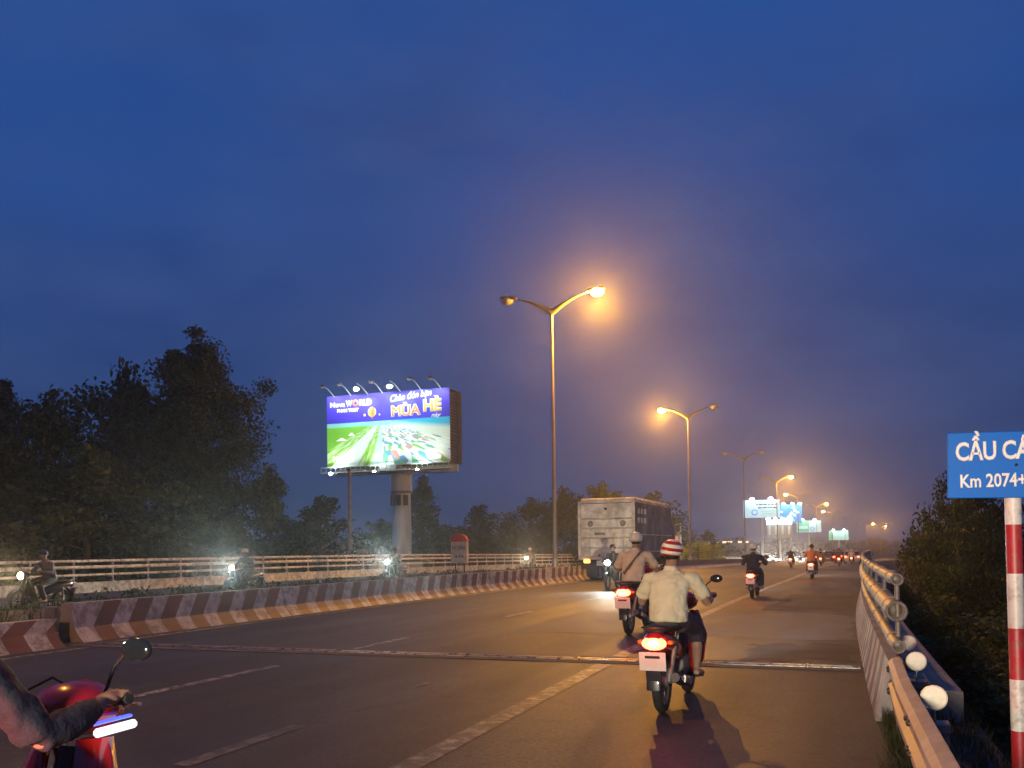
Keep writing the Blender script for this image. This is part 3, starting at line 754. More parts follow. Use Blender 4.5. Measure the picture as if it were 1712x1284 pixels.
def cone(u): return max(.10, min(1.0, (1.03 - u) * 1.9) ** .8) * (.6 + .4 * min(1, u * 3))
def broad(u): return max(.1, math.sin(min(1, max(0, (u - .05) / .97)) * PI) ** .6)
def column(u): return max(.12, math.sin(min(1, u * .85 + .15) * PI) ** .5)
def bigcrown(u): return float(np.interp(u, [0, .2, .32, .5, .64, .78, .88, .95, 1], [.5, .5, .6, .92, 1, .86, .55, .32, .08]))
def conelow(u): return max(.08, 1.05 - u * .97)
T = {}
T['big'] = make_tree(11, 21.5, 5.1, bigcrown, 50000, .27, M['leaf_dark'], .14, 70, .066)
T['broad1'] = make_tree(12, 12.0, 5.2, broad, 12000, .30, M['leaf_dark'], .1, 30, .11)
T['broad2'] = make_tree(13, 10.0, 4.8, broad, 11000, .28, M['leaf_mid'], .08, 26, .12)
T['young'] = make_tree(14, 9.0, 2.6, conelow, 7000, .24, M['leaf_mid'], .12, 26, .09)
T['young2'] = make_tree(15, 8.0, 2.5, column, 6000, .24, M['leaf_dark'], .1, 22, .10)
T['bush'] = make_tree(16, 3.4, 2.4, broad, 9000, .13, M['leaf_olive'], .02, 22, .15)
T['shrub'] = make_tree(18, 3.4, 2.4, broad, 6000, .14, leafmat('yellow_green_foliage', (.34, .38, .05), (.16, .2, .03)), .02, 22, .15)
T['bush2'] = make_tree(17, 3.0, 2.2, broad, 8000, .12, M['leaf_mid'], .02, 20, .16)
def tree(kind, x, y, z, H, rz, label, group, wide=1.0, cat="tree"):
    base = {'big': 21.5, 'broad1': 12, 'broad2': 10, 'young': 9, 'young2': 8, 'bush': 3.4, 'shrub': 3.4, 'bush2': 3.0}[kind]; s = H / base
    nm = {'big': 'tall_tree', 'broad1': 'broad_tree', 'broad2': 'leafy_tree', 'young': 'young_tree', 'young2': 'slim_tree', 'bush': 'bush', 'shrub': 'shrub', 'bush2': 'bush'}[kind]
    r = empty(nm, (x, y, z), rz, label, cat, group); r.scale = (s * wide, s * wide, s)
    link("trunk", T[kind][0], r); c = link("crown", T[kind][1], r); return r
GL = "dark trees behind the white railing on the left"
tree('big', -38.6, 48, -3.6, 20.0, .4, "tallest dark tree with a pointed crown, left of the lit billboard", GL, 1.0)
tree('broad1', -43.2, 47, -3.6, 17.6, 1.3, "rounded dark tree leaning against the left side of the tallest one", GL, .85)
tree('broad1', -43.5, 41, -3.6, 14.8, 2.9, "lower dark tree between the left edge tree and the rounded one", GL, .95)
tree('big', -47.5, 39.5, -3.6, 17.2, 4.0, "dark tree cut by the left edge of the picture, beside the low dark one", GL, .9)
tree('broad2', -39.0, 39, -3.6, 11.0, 5.1, "bushy low tree in front of the tallest dark tree", GL, 1.25)
tree('broad2', -34.6, 43, -3.6, 7.4, 2.2, "low leafy tree at the right foot of the tallest tree", GL, 1.1)
tree('broad2', -44.5, 34, -3.6, 9.2, 3.2, "low leafy tree above the warm headlights at the far left", GL, 1.3)
tree('young', -41.4, 60, -3.8, 12.2, .2, "young pointed tree right of the tallest dark tree", GL, 1.1)
tree('young2', -37.6, 60, -3.8, 9.5, .9, "small slim tree, last of the left cluster before the billboard column", GL, 1.3)
tree('broad2', -41.0, 64, -3.8, 7.5, 2.5, "low bushy tree behind the young pointed one", GL, 1.2)
GC = "trees along the far side behind the railing and the truck"
tree('young', -51.5, 110, -4, 15.4, 1.7, "pointed tree standing just right of the billboard column", GC, 1.25)
tree('broad2', -57.0, 108, -4, 9.6, .7, "low round tree just left of the billboard column", GC, 1.1)
tree('young2', -46.5, 118, -4, 11.8, 2.6, "slim tree above the milestone board", GC, 1.3)
tree('broad2', -47.0, 106, -4, 8.6, 3.6, "low leafy tree between the billboard column and the milestone", GC, 1.3)
tree('broad1', -38.0, 98, -4, 8.2, 4.1, "low rounded tree right of the milestone board", GC, 1.0)
tree('broad1', -31.5, 95, -4, 11.2, 5.3, "rounded tree crossed by the nearest street lamp pole", GC, .95)
tree('broad1', -26.6, 92, -4, 12.0, .3, "broad tree rising above the left half of the truck roof", GC, .9)
tree('broad2', -22.6, 92, -4, 12.2, 1.1, "broad tree above the middle of the truck roof", GC, .8)
tree('young2', -18.8, 101, -4, 11.8, 2.1, "slim tree showing over the front of the truck", GC, 1.1)
tree('broad1', -27.0, 128, -4.5, 12.5, 3.3, "rounded tree right of the second street lamp pole", GC, .9)
tree('broad2', -25.0, 150, -5, 11.4, 4.6, "dark round tree left of the pale distant billboard", GC, .9)
tree('broad1', -21.5, 168, -5, 9.6, 5.6, "low dark tree below the pale distant billboard", GC, 1.0)
GR = "trees and bushes on the bank right of the bridge"
tree('broad1', 6.4, 46, -4.4, 10.0, .8, "dark tree behind the blue sign, tallest on the right bank", GR, .62)
tree('broad2', 4.9, 41, -4.4, 7.9, 1.9, "olive leafy tree on the right bank left of the striped post", GR, .58)
tree('broad1', 9.0, 38, -4.4, 8.2, 2.7, "dark leafy tree right of the striped sign post", GR, .8)
tree('broad2', 5.2, 55, -4.8, 7.6, 3.9, "low tree touching the far end of the pipe railing", GR, .62)
tree('broad2', 9.6, 70, -5, 8.0, 4.4, "distant low tree past the end of the pipe railing", GR, .9)
GB = "olive bushes on the slope right of the bridge"
bl = [("low bush just behind the round reflectors", 3.6, 14, 2.9), ("spreading bush below the olive tree", 4.3, 20, 3.4), ("dark bush low on the slope right of the ledge", 3.4, 27, 3.6), ("bush beside the middle of the pipe railing", 3.5, 33, 4.2),
      ("bush tops showing over the far pipes", 4.2, 40, 4.6), ("wide dark bush right of the sign post base", 6.2, 16, 3.6), ("tall bush under the blue sign board", 6.8, 24, 4.6), ("rounded bush on the slope near the water", 5.4, 29, 4.4)]
for i, (lb, x, y, h) in enumerate(bl):
    tree('bush' if i % 2 else 'bush2', x, y, -4.6, h, i * 1.3, lb, GB, 1.35, "bush")

# far wood: one mass on both sides of the road
rs = np.random.RandomState(5); cs = []; ra = []
for i in range(420):
    y = 130 + 560 * rs.rand(); side = rs.rand() < .5
    x = off(y) + (-34 - 110 * rs.rand() ** 1.6 if side else 9 + 90 * rs.rand() ** 1.5)
    h = 4.5 + 4.0 * rs.rand() + y * .003
    for k in range(3):
        cs.append((x + rs.normal() * 2, y + rs.normal() * 2, -5 + h * (.25 + .33 * k))); ra.append(3.0 - .5 * k)
for i in range(160):
    x = -150 + 360 * rs.rand(); y = 600 + 90 * rs.rand(); cs.append((x + 60, y, -1 + 5 * rs.rand())); ra.append(5)
for i in range(240):
    y = 60 + 120 * rs.rand(); x = -52 - 110 * rs.rand()
    cs.append((x, y, -3 + 4 * rs.rand())); ra.append(3.2)
v, nq = leaf_cloud(cs, ra, 75, .9, 9)
tag(link("far_woodland", quads_mesh("far_woodland", v, nq, M['leaf_dark'])), "dark mass of low woodland along the horizon on both sides of the road", "woodland", kind="stuff")
# reeds and ground cover on the right slope
cs = []; ra = []
for i in range(260):
    y = 7.5 + 60 * rs.rand() ** 1.2; x = 1.9 + 9 * rs.rand(); cs.append((x + off(y), y, -5.2 + 3.4 * rs.rand() - .25 * max(0, 4 - x))); ra.append(.9)
v, nq = leaf_cloud(cs, ra, 90, .22, 19)
tag(link("bank_undergrowth", quads_mesh("bank_undergrowth", v, nq, M['leaf_dark'])), "dark tangled undergrowth filling the bank below the bridge edge", "undergrowth", kind="stuff")
# grass: median strip and foreground tuft
def blades(pts, h, w, seed, mat, name, label, cat):
    rs = np.random.RandomState(seed); n = len(pts); p = np.array(pts); a = rs.rand(n) * 2 * PI
    d = np.stack([np.cos(a), np.sin(a), np.zeros(n)], 1); hh = (h * (.5 + rs.rand(n)))[:, None]; lean = rs.normal(size=(n, 3)) * .35; lean[:, 2] = 1
    v = np.empty((n, 4, 3)); v[:, 0] = p - d * w; v[:, 1] = p + d * w; v[:, 2] = p + d * w * .3 + lean * hh; v[:, 3] = p - d * w * .3 + lean * hh
    return tag(link(name, quads_mesh(name, v.reshape(-1, 3), n, mat)), label, cat, kind="stuff")
pts = []
for i in range(24000):
    y = 4 + 130 * rs.rand() ** 1.5; t = -16.6 + 4.0 * rs.rand(); q = P(t, y, .36 - abs(t + 14.5) * .04); pts.append(tuple(q))
blades(pts, .15, .014, 21, M['grass'], "median_grass", "dark rough grass growing on the planted median", "grass")
pts = []
for i in range(2600):
    y = 4.2 + 4.0 * rs.rand(); x = .30 + .22 * rs.rand() ** .7 - (.12 if y < 6.5 else 0) * rs.rand(); pts.append((x + .05, y, -.0))
for i in range(5200):
    y = 3.5 + 5.5 * rs.rand(); x = .56 + 1.3 * rs.rand(); pts.append((x, y, -.04 - max(0, x - 1.1) * 1.4))
blades(pts, .10, .004, 22, M['grass'], "verge_grass", "dry grass tuft at the foot of the steel guardrail", "grass")
# low shrubs in the median
cs = []; ra = []
for i in range(170):
    y = 12 + 80 * rs.rand() ** 1.3; cs.append(tuple(P(-16.2 + 2.2 * rs.rand(), y, .42))); ra.append(.22 + .22 * rs.rand())
v, nq = leaf_cloud(cs, ra, 70, .10, 29)
tag(link("median_ground_cover", quads_mesh("median_ground_cover", v, nq, M['leaf_dark'])), "low dark ground cover plants along the far side of the median", "ground cover", kind="stuff")
tree('shrub', *P(-14.6, 88, .1), 2.3, .5, "bright yellow green shrub in the median right of the second lamp pole", None, 1.6, "shrub")

# ------------------------------------------------------------------ big billboard
def billboard_art():
    m, N, L, b = newmat("billboard_print")
    tc = N.new("ShaderNodeTexCoord"); sp = N.new("ShaderNodeSeparateXYZ"); L.new(tc.outputs["Object"], sp.inputs[0])
    X, Z = sp.outputs["X"], sp.outputs["Z"]
    def ma(op, a, b_=None, cl=False):
        n = N.new("ShaderNodeMath"); n.operation = op; n.use_clamp = cl
        for i, q in enumerate((a, b_)):
            if q is None: continue
            if isinstance(q, (int, float)): n.inputs[i].default_value = q
            else: L.new(q, n.inputs[i])
        return n.outputs[0]
    def mix(f, a, c):
        n = N.new("ShaderNodeMixRGB")
        for i, q in ((0, f), (1, a), (2, c)):
            if isinstance(q, tuple): n.inputs[i].default_value = (*q, 1)
            elif isinstance(q, (int, float)): n.inputs[i].default_value = q
            else: L.new(q, n.inputs[i])
        return n.outputs[0]
    hz = 5.55
    dz = ma('MAXIMUM', ma('SUBTRACT', hz + .25, Z), .08)
    u = ma('DIVIDE', ma('ADD', X, .7), dz); v_ = ma('DIVIDE', 4.0, dz)
    cv = N.new("ShaderNodeCombineXYZ"); L.new(u, cv.inputs[0]); L.new(v_, cv.inputs[1])
    vo = N.new("ShaderNodeTexVoronoi"); vo.inputs["Scale"].default_value = 7.0; L.new(cv.outputs[0], vo.inputs["Vector"])
    rr = N.new("ShaderNodeValToRGB"); rr.color_ramp.interpolation = 'CONSTANT'
    sepc = N.new("ShaderNodeSeparateColor"); L.new(vo.outputs["Color"], sepc.inputs[0]); L.new(sepc.outputs[0], rr.inputs[0])
    els = [(0, (.65, .75, .78)), (.3, (.10, .30, .55)), (.42, (.75, .80, .75)), (.6, (.55, .30, .32)), (.7, (.12, .40, .30)), (.8, (.7, .8, .85)), (.92, (.25, .5, .1))]
    rr.color_ramp.elements[0].color = (*els[0][1], 1); rr.color_ramp.elements[1].position = els[1][0]; rr.color_ramp.elements[1].color = (*els[1][1], 1)
    for p_, c_ in els[2:]:
        e_ = rr.color_ramp.elements.new(p_); e_.color = (*c_, 1)
    # left side: rows of villas and green verges radiating from the horizon
    mp = N.new("ShaderNodeMapping"); mp.inputs["Scale"].default_value = (5.0, 1.2, 1); L.new(cv.outputs[0], mp.inputs[0])
    ns = N.new("ShaderNodeTexNoise"); ns.inputs["Scale"].default_value = 2.0; ns.inputs["Detail"].default_value = 5; L.new(mp.outputs[0], ns.inputs["Vector"])
    rows = N.new("ShaderNodeValToRGB"); L.new(ns.outputs["Fac"], rows.inputs[0])
    rows.color_ramp.elements[0].position = .36; rows.color_ramp.elements[0].color = (.06, .34, .03, 1)
    rows.color_ramp.elements[1].position = .62; rows.color_ramp.elements[1].color = (.55, .68, .55, 1)
    e_ = rows.color_ramp.elements.new(.47); e_.color = (.26, .52, .06, 1)
    road = ma('MULTIPLY', ma('GREATER_THAN', u, -.26), ma('LESS_THAN', u, .02))
    road2 = ma('MULTIPLY', ma('GREATER_THAN', u, -1.25), ma('LESS_THAN', u, -.62))
    left = mix(road2, rows.outputs[0], (.58, .68, .68))
    left = mix(ma('GREATER_THAN', ma('MULTIPLY', u, -1.0), 2.1), left, (.16, .46, .03))
    c = mix(ma('GREATER_THAN', u, 0.0), left, rr.outputs[0])
    c = mix(road, c, (.42, .62, .62))
    # beach and sea on the right, above a falling shoreline
    shore = ma('SUBTRACT', Z, ma('SUBTRACT', 5.0, ma('MULTIPLY', ma('ADD', X, 0.0), .24)))
    c = mix(ma('MULTIPLY', ma('GREATER_THAN', shore, 0.0), ma('GREATER_THAN', X, 1.5)), c, (.62, .74, .66))
    shore2 = ma('SUBTRACT', Z, ma('SUBTRACT', 5.05, ma('MULTIPLY', X, .11)))
    c = mix(ma('MULTIPLY', ma('MULTIPLY', shore2, 1.6, True), ma('GREATER_THAN', X, .5)), c, (.02, .42, .62))
    c = mix(ma('MULTIPLY', ma('GREATER_THAN', Z, 5.0), ma('LESS_THAN', X, .5)), c, (.20, .55, .50))
    # deep violet blue sky with a soft arc
    cx = ma('SUBTRACT', X, 3.6); cz = ma('SUBTRACT', Z, 6.6)
    rd = ma('SQRT', ma('ADD', ma('MULTIPLY', cx, cx), ma('MULTIPLY', cz, cz)))
    sky_ = mix(ma('MULTIPLY', ma('LESS_THAN', rd, 4.2), .5), (.040, .022, .46), (.045, .05, .60))
    c = mix(ma('GREATER_THAN', Z, hz), c, sky_)
    L.new(c, b.inputs["Base Color"]); b.inputs["Roughness"].default_value = .55
    return m
M['bb_print'] = billboard_art()
M['bb_white'] = pm("printed_white", (.9, .9, .9), (.85, .85, .85), 2, .5, bump=0)
M['bb_orange'] = pm("printed_orange", (.75, .17, .06), (.8, .25, .06), .6, .5, bump=0)
M['bb_yellow'] = pm("printed_yellow", (.72, .48, .08), (.75, .40, .08), .6, .5, bump=0)
M['bb_yelgreen'] = pm("printed_yellow_green", (.60, .55, .10), (.45, .50, .12), .6, .5, bump=0)
M['bb_pink'] = pm("printed_pink", (.7, .2, .3), (.6, .15, .35), 1, .5, bump=0)
BW, BH = 17.1, 9.1
bb = empty("large_billboard", (-51.95, 100, 12.15), label="huge floodlit holiday resort billboard on a thick grey column", cat="billboard")
# slight tilt like the photograph: left end higher in elevation than right
MB().box((0, 0, BH / 2), (BW, .12, BH)).build("face_panel", M['bb_print'], bb)
# side and back structure, louvred end
mb = MB(); mb.box((BW / 2 - .7, 1.9, BH / 2), (.12, 3.5, BH)); mb.box((0, 3.7, BH / 2), (BW, .12, BH)); mb.box((0, 1.9, BH - .06), (BW - .2, 3.5, .08)); mb.build("back_box", M['bb_frame'], bb)
for i in range(24):
    MB().box((BW / 2 - .57, 1.9, .25 + i * .375), (.16, 3.4, .20), rot=Euler((0, R(28), 0))).build("louvre", M['louvre'], bb)
# walkway with rail along the bottom
mb = MB()
for z in (-.85, -.15): mb.tube([(-BW / 2 - .2, -1.2, z), (BW / 2 + .3, -1.2, z)], .05, 6)
for i in range(26):
    x = -BW / 2 - .2 + i * (BW + .5) / 25; mb.tube([(x, -1.2, -.85), (x, -1.2, -.15)], .04, 5); mb.tube([(x, -1.2, -.85), (x, 0, -.6)], .04, 5)
mb.build("walkway_rail", M['bb_steel'], bb)
MB().box((0, -.65, -.88), (BW + .4, 1.1, .06)).build("walkway", M['bb_frame'], bb)
mb = MB(); mb.box((0, 2.4, -.55), (BW, .5, .9)); mb.box((-.0, 2.4, -.5), (2.4, 5, .9)); mb.build("beam", M['bb_steel'], bb)
mb = MB(); mb.tube([(0, 0, -17), (0, 0, -8), (0, 0, -3.3)], [1.28, 1.20, 1.12], 24); mb.tube([(0, 0, -3.3), (0, 0, -.9)], [1.35, 1.35], 24)
mb.build("column", M['bb_steel'], bb, loc=(.75, 2.4, 0))
MB().lathe([(1.12, -3.45), (1.42, -3.45), (1.42, -3.2), (1.3, -3.2)], (.75, 2.4, 0), 'Z', 24).build("flange", M['bb_frame'], bb)
mb = MB()
for a in (-2.2, -1.4, -.7): mb.box((.75 + 1.22 * math.cos(a), 2.4 + 1.22 * math.sin(a), -4.4), (.5, .5, 1.3), rz=a)
mb.build("graphic_band", M['steel_dark'], bb)
# print
def bt(*a, **k): return put_text(*a, **k)
bt("Nova", 1, (-8.05, -.075, 7.62), bb, M['bb_white'], bold=.03, width=2.15, height=.66, depth=.008)
bt("W", 1, (-5.80, -.075, 7.62), bb, M['bb_white'], bold=.05, width=.95, height=.80, depth=.008)
bt("RLD", 1, (-3.85, -.075, 7.62), bb, M['bb_white'], bold=.05, width=1.75, height=.80, depth=.008)
for i, (xx, mt) in enumerate(((-5.3, M['bb_white']), (-3.35, M['bb_white']))):
    pass
mb = MB(); mb.lathe([(.22, -.085), (.46, -.085), (.46, -.08)], (-4.38, 0, 8.02), 'Y', 20, ); mb.build("logo_ring", M['bb_orange'], bb)
bt("PHAN THIET", 1, (-7.05, -.075, 6.92), bb, M['bb_white'], bold=.05, width=3.1, height=.46, depth=.008)
bt("Chào đón bạn", 1, (.55, -.075, 7.55), bb, M['bb_white'], bold=.01, width=5.7, height=1.15, depth=.008, shear=.35, tilt=-R(5))
bt("MÙA", 1, (.62, -.085, 5.93), bb, M['bb_white'], bold=.07, width=4.1, height=1.75, depth=.008)
bt("MÙA", 1, (.70, -.100, 6.0), bb, M['bb_orange'], bold=.03, width=3.95, height=1.62, depth=.008)
bt("HÈ", 1, (5.0, -.085, 6.28), bb, M['bb_white'], bold=.07, width=2.5, height=1.95, depth=.008)
bt("HÈ", 1, (5.07, -.100, 6.35), bb, M['bb_yellow'], bold=.03, width=2.36, height=1.80, depth=.008)
bt("này", 1, (6.1, -.075, 5.45), bb, M['bb_white'], bold=.01, width=1.3, height=.65, depth=.008, shear=.3)
bt("1900", 1, (-7.7, -.075, .72), bb, M['bb_white'], bold=.06, width=1.9, height=.66, depth=.008)
mb = MB(); mb.ell((-2.05, -.10, 6.72), (.60, .04, .62), 16, 10); mb.build("balloon_print", M['bb_yelgreen'], bb)
mb = MB(); mb.ell((-1.95, -.125, 6.80), (.28, .03, .58), 12, 8); mb.box((-2.05, -.08, 5.98), (.18, .02, .16)); mb.build("balloon_stripe", M['bb_orange'], bb)
for (x, z, s) in ((-3.1, 6.4, .14), (-1.0, 6.35, .11)):
    MB().ell((x, -.09, z), (s, .03, s * 1.2), 10, 6).build("balloon_print", M['bb_white'], bb)
# white villas and trees printed low on the left
mb = MB()
for (x, z, w_) in ((-6.4, 3.3, 1.7), (-5.0, 3.9, 1.0)):
    mb.prism([(x - w_ / 2, z), (x - .1, z + .38), (x + .1, z + .38), (x + w_ / 2, z)], 'Y', -.075, -.068)
mb.build("roof_print", M['bb_white'], bb)
# arms and floodlights along the top
for i, x in enumerate((-7.8, -5.4, -3.0, -.9, 1.6, 4.4, 7.1)):
    lit = i in (2, 4); hh = 1.0 + .12 * (i % 2)
    root_arm = MB(); root_arm.tube([(x + .35, 0, BH - .1), (x, -1.0, BH + hh * .75), (x - .15, -1.9, BH + hh)], .07, 6); fl = root_arm.build("lamp_arm", M['bb_steel'], bb)
    p = (x - .18, -2.05, BH + hh - .08) if not lit else (x - .1, -2.05, BH + .35)
    MB().box(p, (.7, .4, .22), rot=Euler((R(-35), 0, 0)), bev=.03).build("lamp_case", M['bb_frame'], fl)
    MB().ell((p[0], p[1] - .12 if lit else p[1], p[2] - .10), (.36 if lit else .26, .2, .22 if lit else .13), 10, 6).build("lamp_glass", M['flood'] if lit else M['bowl_off'], fl)
    spot("floodlight", bb, (p[0], p[1] - .3, p[2] - .35), (R(38), 0, 0), 1050, (.86, .95, 1.0), 110, .8, .15)
for i, x in enumerate((-6.6, -.6, 5.2)):
    root_arm = MB(); root_arm.tube([(x, -.6, -.85), (x, -2.2, -1.15)], .06, 6); fl = root_arm.build("lamp_arm", M['bb_steel'], bb)
    MB().box((x, -2.3, -1.1), (.6, .4, .2), rot=Euler((R(35), 0, 0)), bev=.03).build("lamp_case", M['bb_frame'], fl)
    if i == 0: MB().ell((x, -2.45, -1.05), (.26, .2, .16), 10, 6).build("lamp_glass", M['flood'], fl)
    else: MB().ell((x, -2.3, -.98), (.24, .14, .08), 10, 6).build("lamp_glass", M['flood_small'], fl)
    spot("floodlight", bb, (x, -2.6, -.75), (R(150), 0, 0), 1250, (.84, 1.0, .72), 120, .8, .15)

# lamp post left of the column and low building with pale roof
lpz = empty("plain_lamp_post", (-34.4, 60, -4), label="plain dark pole rising in front of the left end of the big billboard", cat="pole")
MB().tube([(0, 0, 0), (0, 0, 11.6)], [.16, .11], 8).build("pole", M['concrete_dark'], lpz)
MB().box((0, -.05, 11.65), (.3, .3, .12), bev=.02).build("cap", M['steel_dark'], lpz)
bd = empty("low_building", (-44.5, 74, -4), label="low building whose pale sheet roof shows over the white railing", cat="building")
MB().box((0, 0, 2.2), (15.0, 9, 4.4)).build("wall", M['wall_dull'], bd)
rf = MB(); rf.prism([(-5, 4.43), (0, 5.15), (5, 4.43), (5, 4.36), (0, 5.05), (-5, 4.36)], 'X', -8.2, 8.2); rf.build("roof", M['roof_white'], bd)
for x in (-3.5, 4.0): MB().box((x, -1, 5.3), (.7, .7, .6), bev=.04).build("roof_vent", M['wall_dull'], bd)

# ------------------------------------------------------------------ far billboards
def bar_text(mb, x0, x1, z, h, seed, y=-.08):
    r_ = random.Random(seed); x = x0
    while x < x1:
        w_ = r_.uniform(.35, .95)
        if x + w_ > x1: break
        mb.append(MB().box((x + w_ / 2, y, z), (w_, .02, h))); x += w_ + .22
def far_board(x, y, z0, w_, h, base, emis, label, lamps, deco):
    g_ = zr(y) - 1.5
    root = empty("roadside_billboard", (x, y, z0), label=label, cat="billboard", group="lit billboards beside the far road")
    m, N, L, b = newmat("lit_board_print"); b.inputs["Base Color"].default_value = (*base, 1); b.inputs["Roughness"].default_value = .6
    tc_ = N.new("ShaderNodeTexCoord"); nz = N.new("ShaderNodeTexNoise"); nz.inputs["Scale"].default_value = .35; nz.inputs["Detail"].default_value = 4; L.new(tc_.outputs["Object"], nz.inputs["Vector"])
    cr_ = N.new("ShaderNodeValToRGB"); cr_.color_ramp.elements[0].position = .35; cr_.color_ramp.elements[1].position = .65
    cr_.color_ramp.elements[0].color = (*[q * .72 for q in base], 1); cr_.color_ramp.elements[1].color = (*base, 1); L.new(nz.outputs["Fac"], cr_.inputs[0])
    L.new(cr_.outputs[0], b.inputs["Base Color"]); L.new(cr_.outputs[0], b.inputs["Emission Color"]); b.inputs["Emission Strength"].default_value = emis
    MB().box((0, 0, h / 2), (w_, .3, h), bev=.03).build("board", m, root)
    deco(root, w_, h)
    dz = z0 - g_ + 2
    MB().tube([(0, .6, -dz), (0, .6, h * .6)], .32, 10).build("column", M['bb_steel'], root)
    for lx in lamps:
        a = MB().tube([(lx, 0, h), (lx, -.9, h + .35), (lx, -1.3, h + .3)], .06, 5).build("lamp_arm", M['bb_steel'], root)
        MB().ell((lx, -1.4, h + .22), (.48, .3, .30), 10, 6).build("lamp_glass", M['flood_small'], a)
    return root
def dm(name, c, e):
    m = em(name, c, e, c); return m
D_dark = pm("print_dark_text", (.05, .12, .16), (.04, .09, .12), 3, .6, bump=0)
D_green = dm("print_green", (.10, .50, .28), .6); D_blue = dm("print_blue", (.01, .22, .75), .8); D_white = dm("print_and_glare_white", (.8, 1.0, 1.0), 1.0); D_cyan = dm("print_cyan", (.35, .85, .85), .8)
def deco1(root, w_, h):
    mb = []; bar_text(mb, -1.2, 4.2, h * .74, .34, 1, -.17); bar_text(mb, -.8, 3.6, h * .56, .34, 2, -.17); [q.build("printed_text", D_dark, root) for q in mb]
    mb = []; bar_text(mb, 0, 3.2, h * .36, .26, 3, -.17); bar_text(mb, .3, 2.9, h * .22, .24, 4, -.17); [q.build("printed_text", D_green, root) for q in mb]
    mb = MB(); mb.lathe([(.5, -.17), (.75, -.17), (.75, -.16)], (-1.6, 0, h * .30), 'Y', 16); mb.build("printed_ring", D_blue, root)
def deco2(root, w_, h):
    mb = MB(); mb.prism([(-2.3, .7), (1.2, .7), (.4, 2.2), (-.2, 3.0)], 'Y', -.19, -.16)
    for (a, b_) in ((.3, 3.2), (1.3, 4.0), (1.2, 2.6), (2.2, 3.4), (.9, 4.9)): mb.box((a, -.175, b_), (.75, .03, .75), rot=Euler((0, R(40), 0)))
    mb.box((-2.9, -.175, 3.6), (.9, .03, .3)); mb.build("printed_shape", D_white, root)
def deco3(root, w_, h):
    mb = MB()
    for i in range(4): mb.box((-w_ / 2 + w_ * (i + .5) / 4, -.17, h * .42), (.5, .03, h * .5))
    mb.build("printed_shape", M['bb_steel'], root)
    MB().box((0, -.175, h * .86), (w_ * .98, .03, h * .26)).build("lamp_glare_band", D_white, root)  # lamplight on the board top put in as a glowing band
def deco4(root, w_, h):
    MB().box((-w_ * .24, -.175, h * .5), (w_ * .48, .03, h * .9)).build("printed_green_half", D_green, root)
    MB().box((-w_ * .22, -.20, h * .42), (w_ * .34, .03, h * .25)).build("printed_box", D_cyan, root)
    mb = MB(); mb.lathe([(.5, -.19), (.8, -.19), (.8, -.16)], (1.2, 0, h * .3), 'Y', 14); mb.build("printed_ring", D_blue, root)
def deco5(root, w_, h):
    MB().box((-w_ * .38, -.175, h * .5), (w_ * .2, .03, h * .9)).build("printed_green_band", D_green, root)
    mb = []; bar_text(mb, -.8, 3.4, h * .62, .3, 6, -.17); bar_text(mb, -.2, 3.4, h * .38, .3, 7, -.17); [q.build("printed_text", D_cyan, root) for q in mb]
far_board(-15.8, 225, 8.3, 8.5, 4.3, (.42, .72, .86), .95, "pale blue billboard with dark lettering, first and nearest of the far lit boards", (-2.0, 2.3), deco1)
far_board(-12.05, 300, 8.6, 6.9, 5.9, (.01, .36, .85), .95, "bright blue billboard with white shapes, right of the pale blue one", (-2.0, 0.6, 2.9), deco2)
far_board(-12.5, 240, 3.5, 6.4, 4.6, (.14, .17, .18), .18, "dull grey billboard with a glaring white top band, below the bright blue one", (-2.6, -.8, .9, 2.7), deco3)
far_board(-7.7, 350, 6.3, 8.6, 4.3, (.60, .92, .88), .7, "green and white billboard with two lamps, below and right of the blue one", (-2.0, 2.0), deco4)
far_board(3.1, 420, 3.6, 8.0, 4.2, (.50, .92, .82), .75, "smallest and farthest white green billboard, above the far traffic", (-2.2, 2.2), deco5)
# lit roadside hoarding and lamp right of the truck
kz = empty("lit_hoarding", (-16.8, 100, -.5), label="pale lit hoarding between the truck and the second lamp pole", cat="hoarding")
mb = MB(); mb.box((-1.1, 0, 2.4), (.10, .1, 4.2)); mb.box((1.1, 0, 2.4), (.10, .1, 4.2)); mb.box((0, 0, 4.5), (2.4, .2, .12)); mb.build("frame", M['roof_white'], kz)
MB().box((0, .02, 2.6), (2.1, .06, 3.6)).build("panel", pm("hoarding_print", (.16, .22, .26), (.09, .12, .15), .7, .5), kz)
MB().box((.55, -.03, 2.8), (.5, .03, .8)).build("orange_notice", M['bb_orange'], kz)
kl = empty("roadside_floodlight", (-17.3, 97, -.5), label="glaring bluish white floodlight on a thin post right of the truck", cat="floodlight")
MB().tube([(0, 0, 0), (0, 0, 3.8)], .06, 6).build("post", M['steel_dark'], kl); MB().ell((0, -.15, 3.95), (.30, .2, .34), 12, 8).build("lamp_glass", em("blue_white_flood", (.75, .88, 1.0), 200), kl)
MB().box((0, .1, 3.95), (.6, .2, .7), bev=.04).build("lamp_case", M['steel_dark'], kl)
MB().box((-.1, -.08, 2.9), (.35, .05, .8)).build("blue_notice", em("blue_sign_glow", (.05, .05, .9), 2.0), kl)
lamp_light("flood", kl, (0, -.6, 3.9), 900, (.75, .88, 1.0), .2)
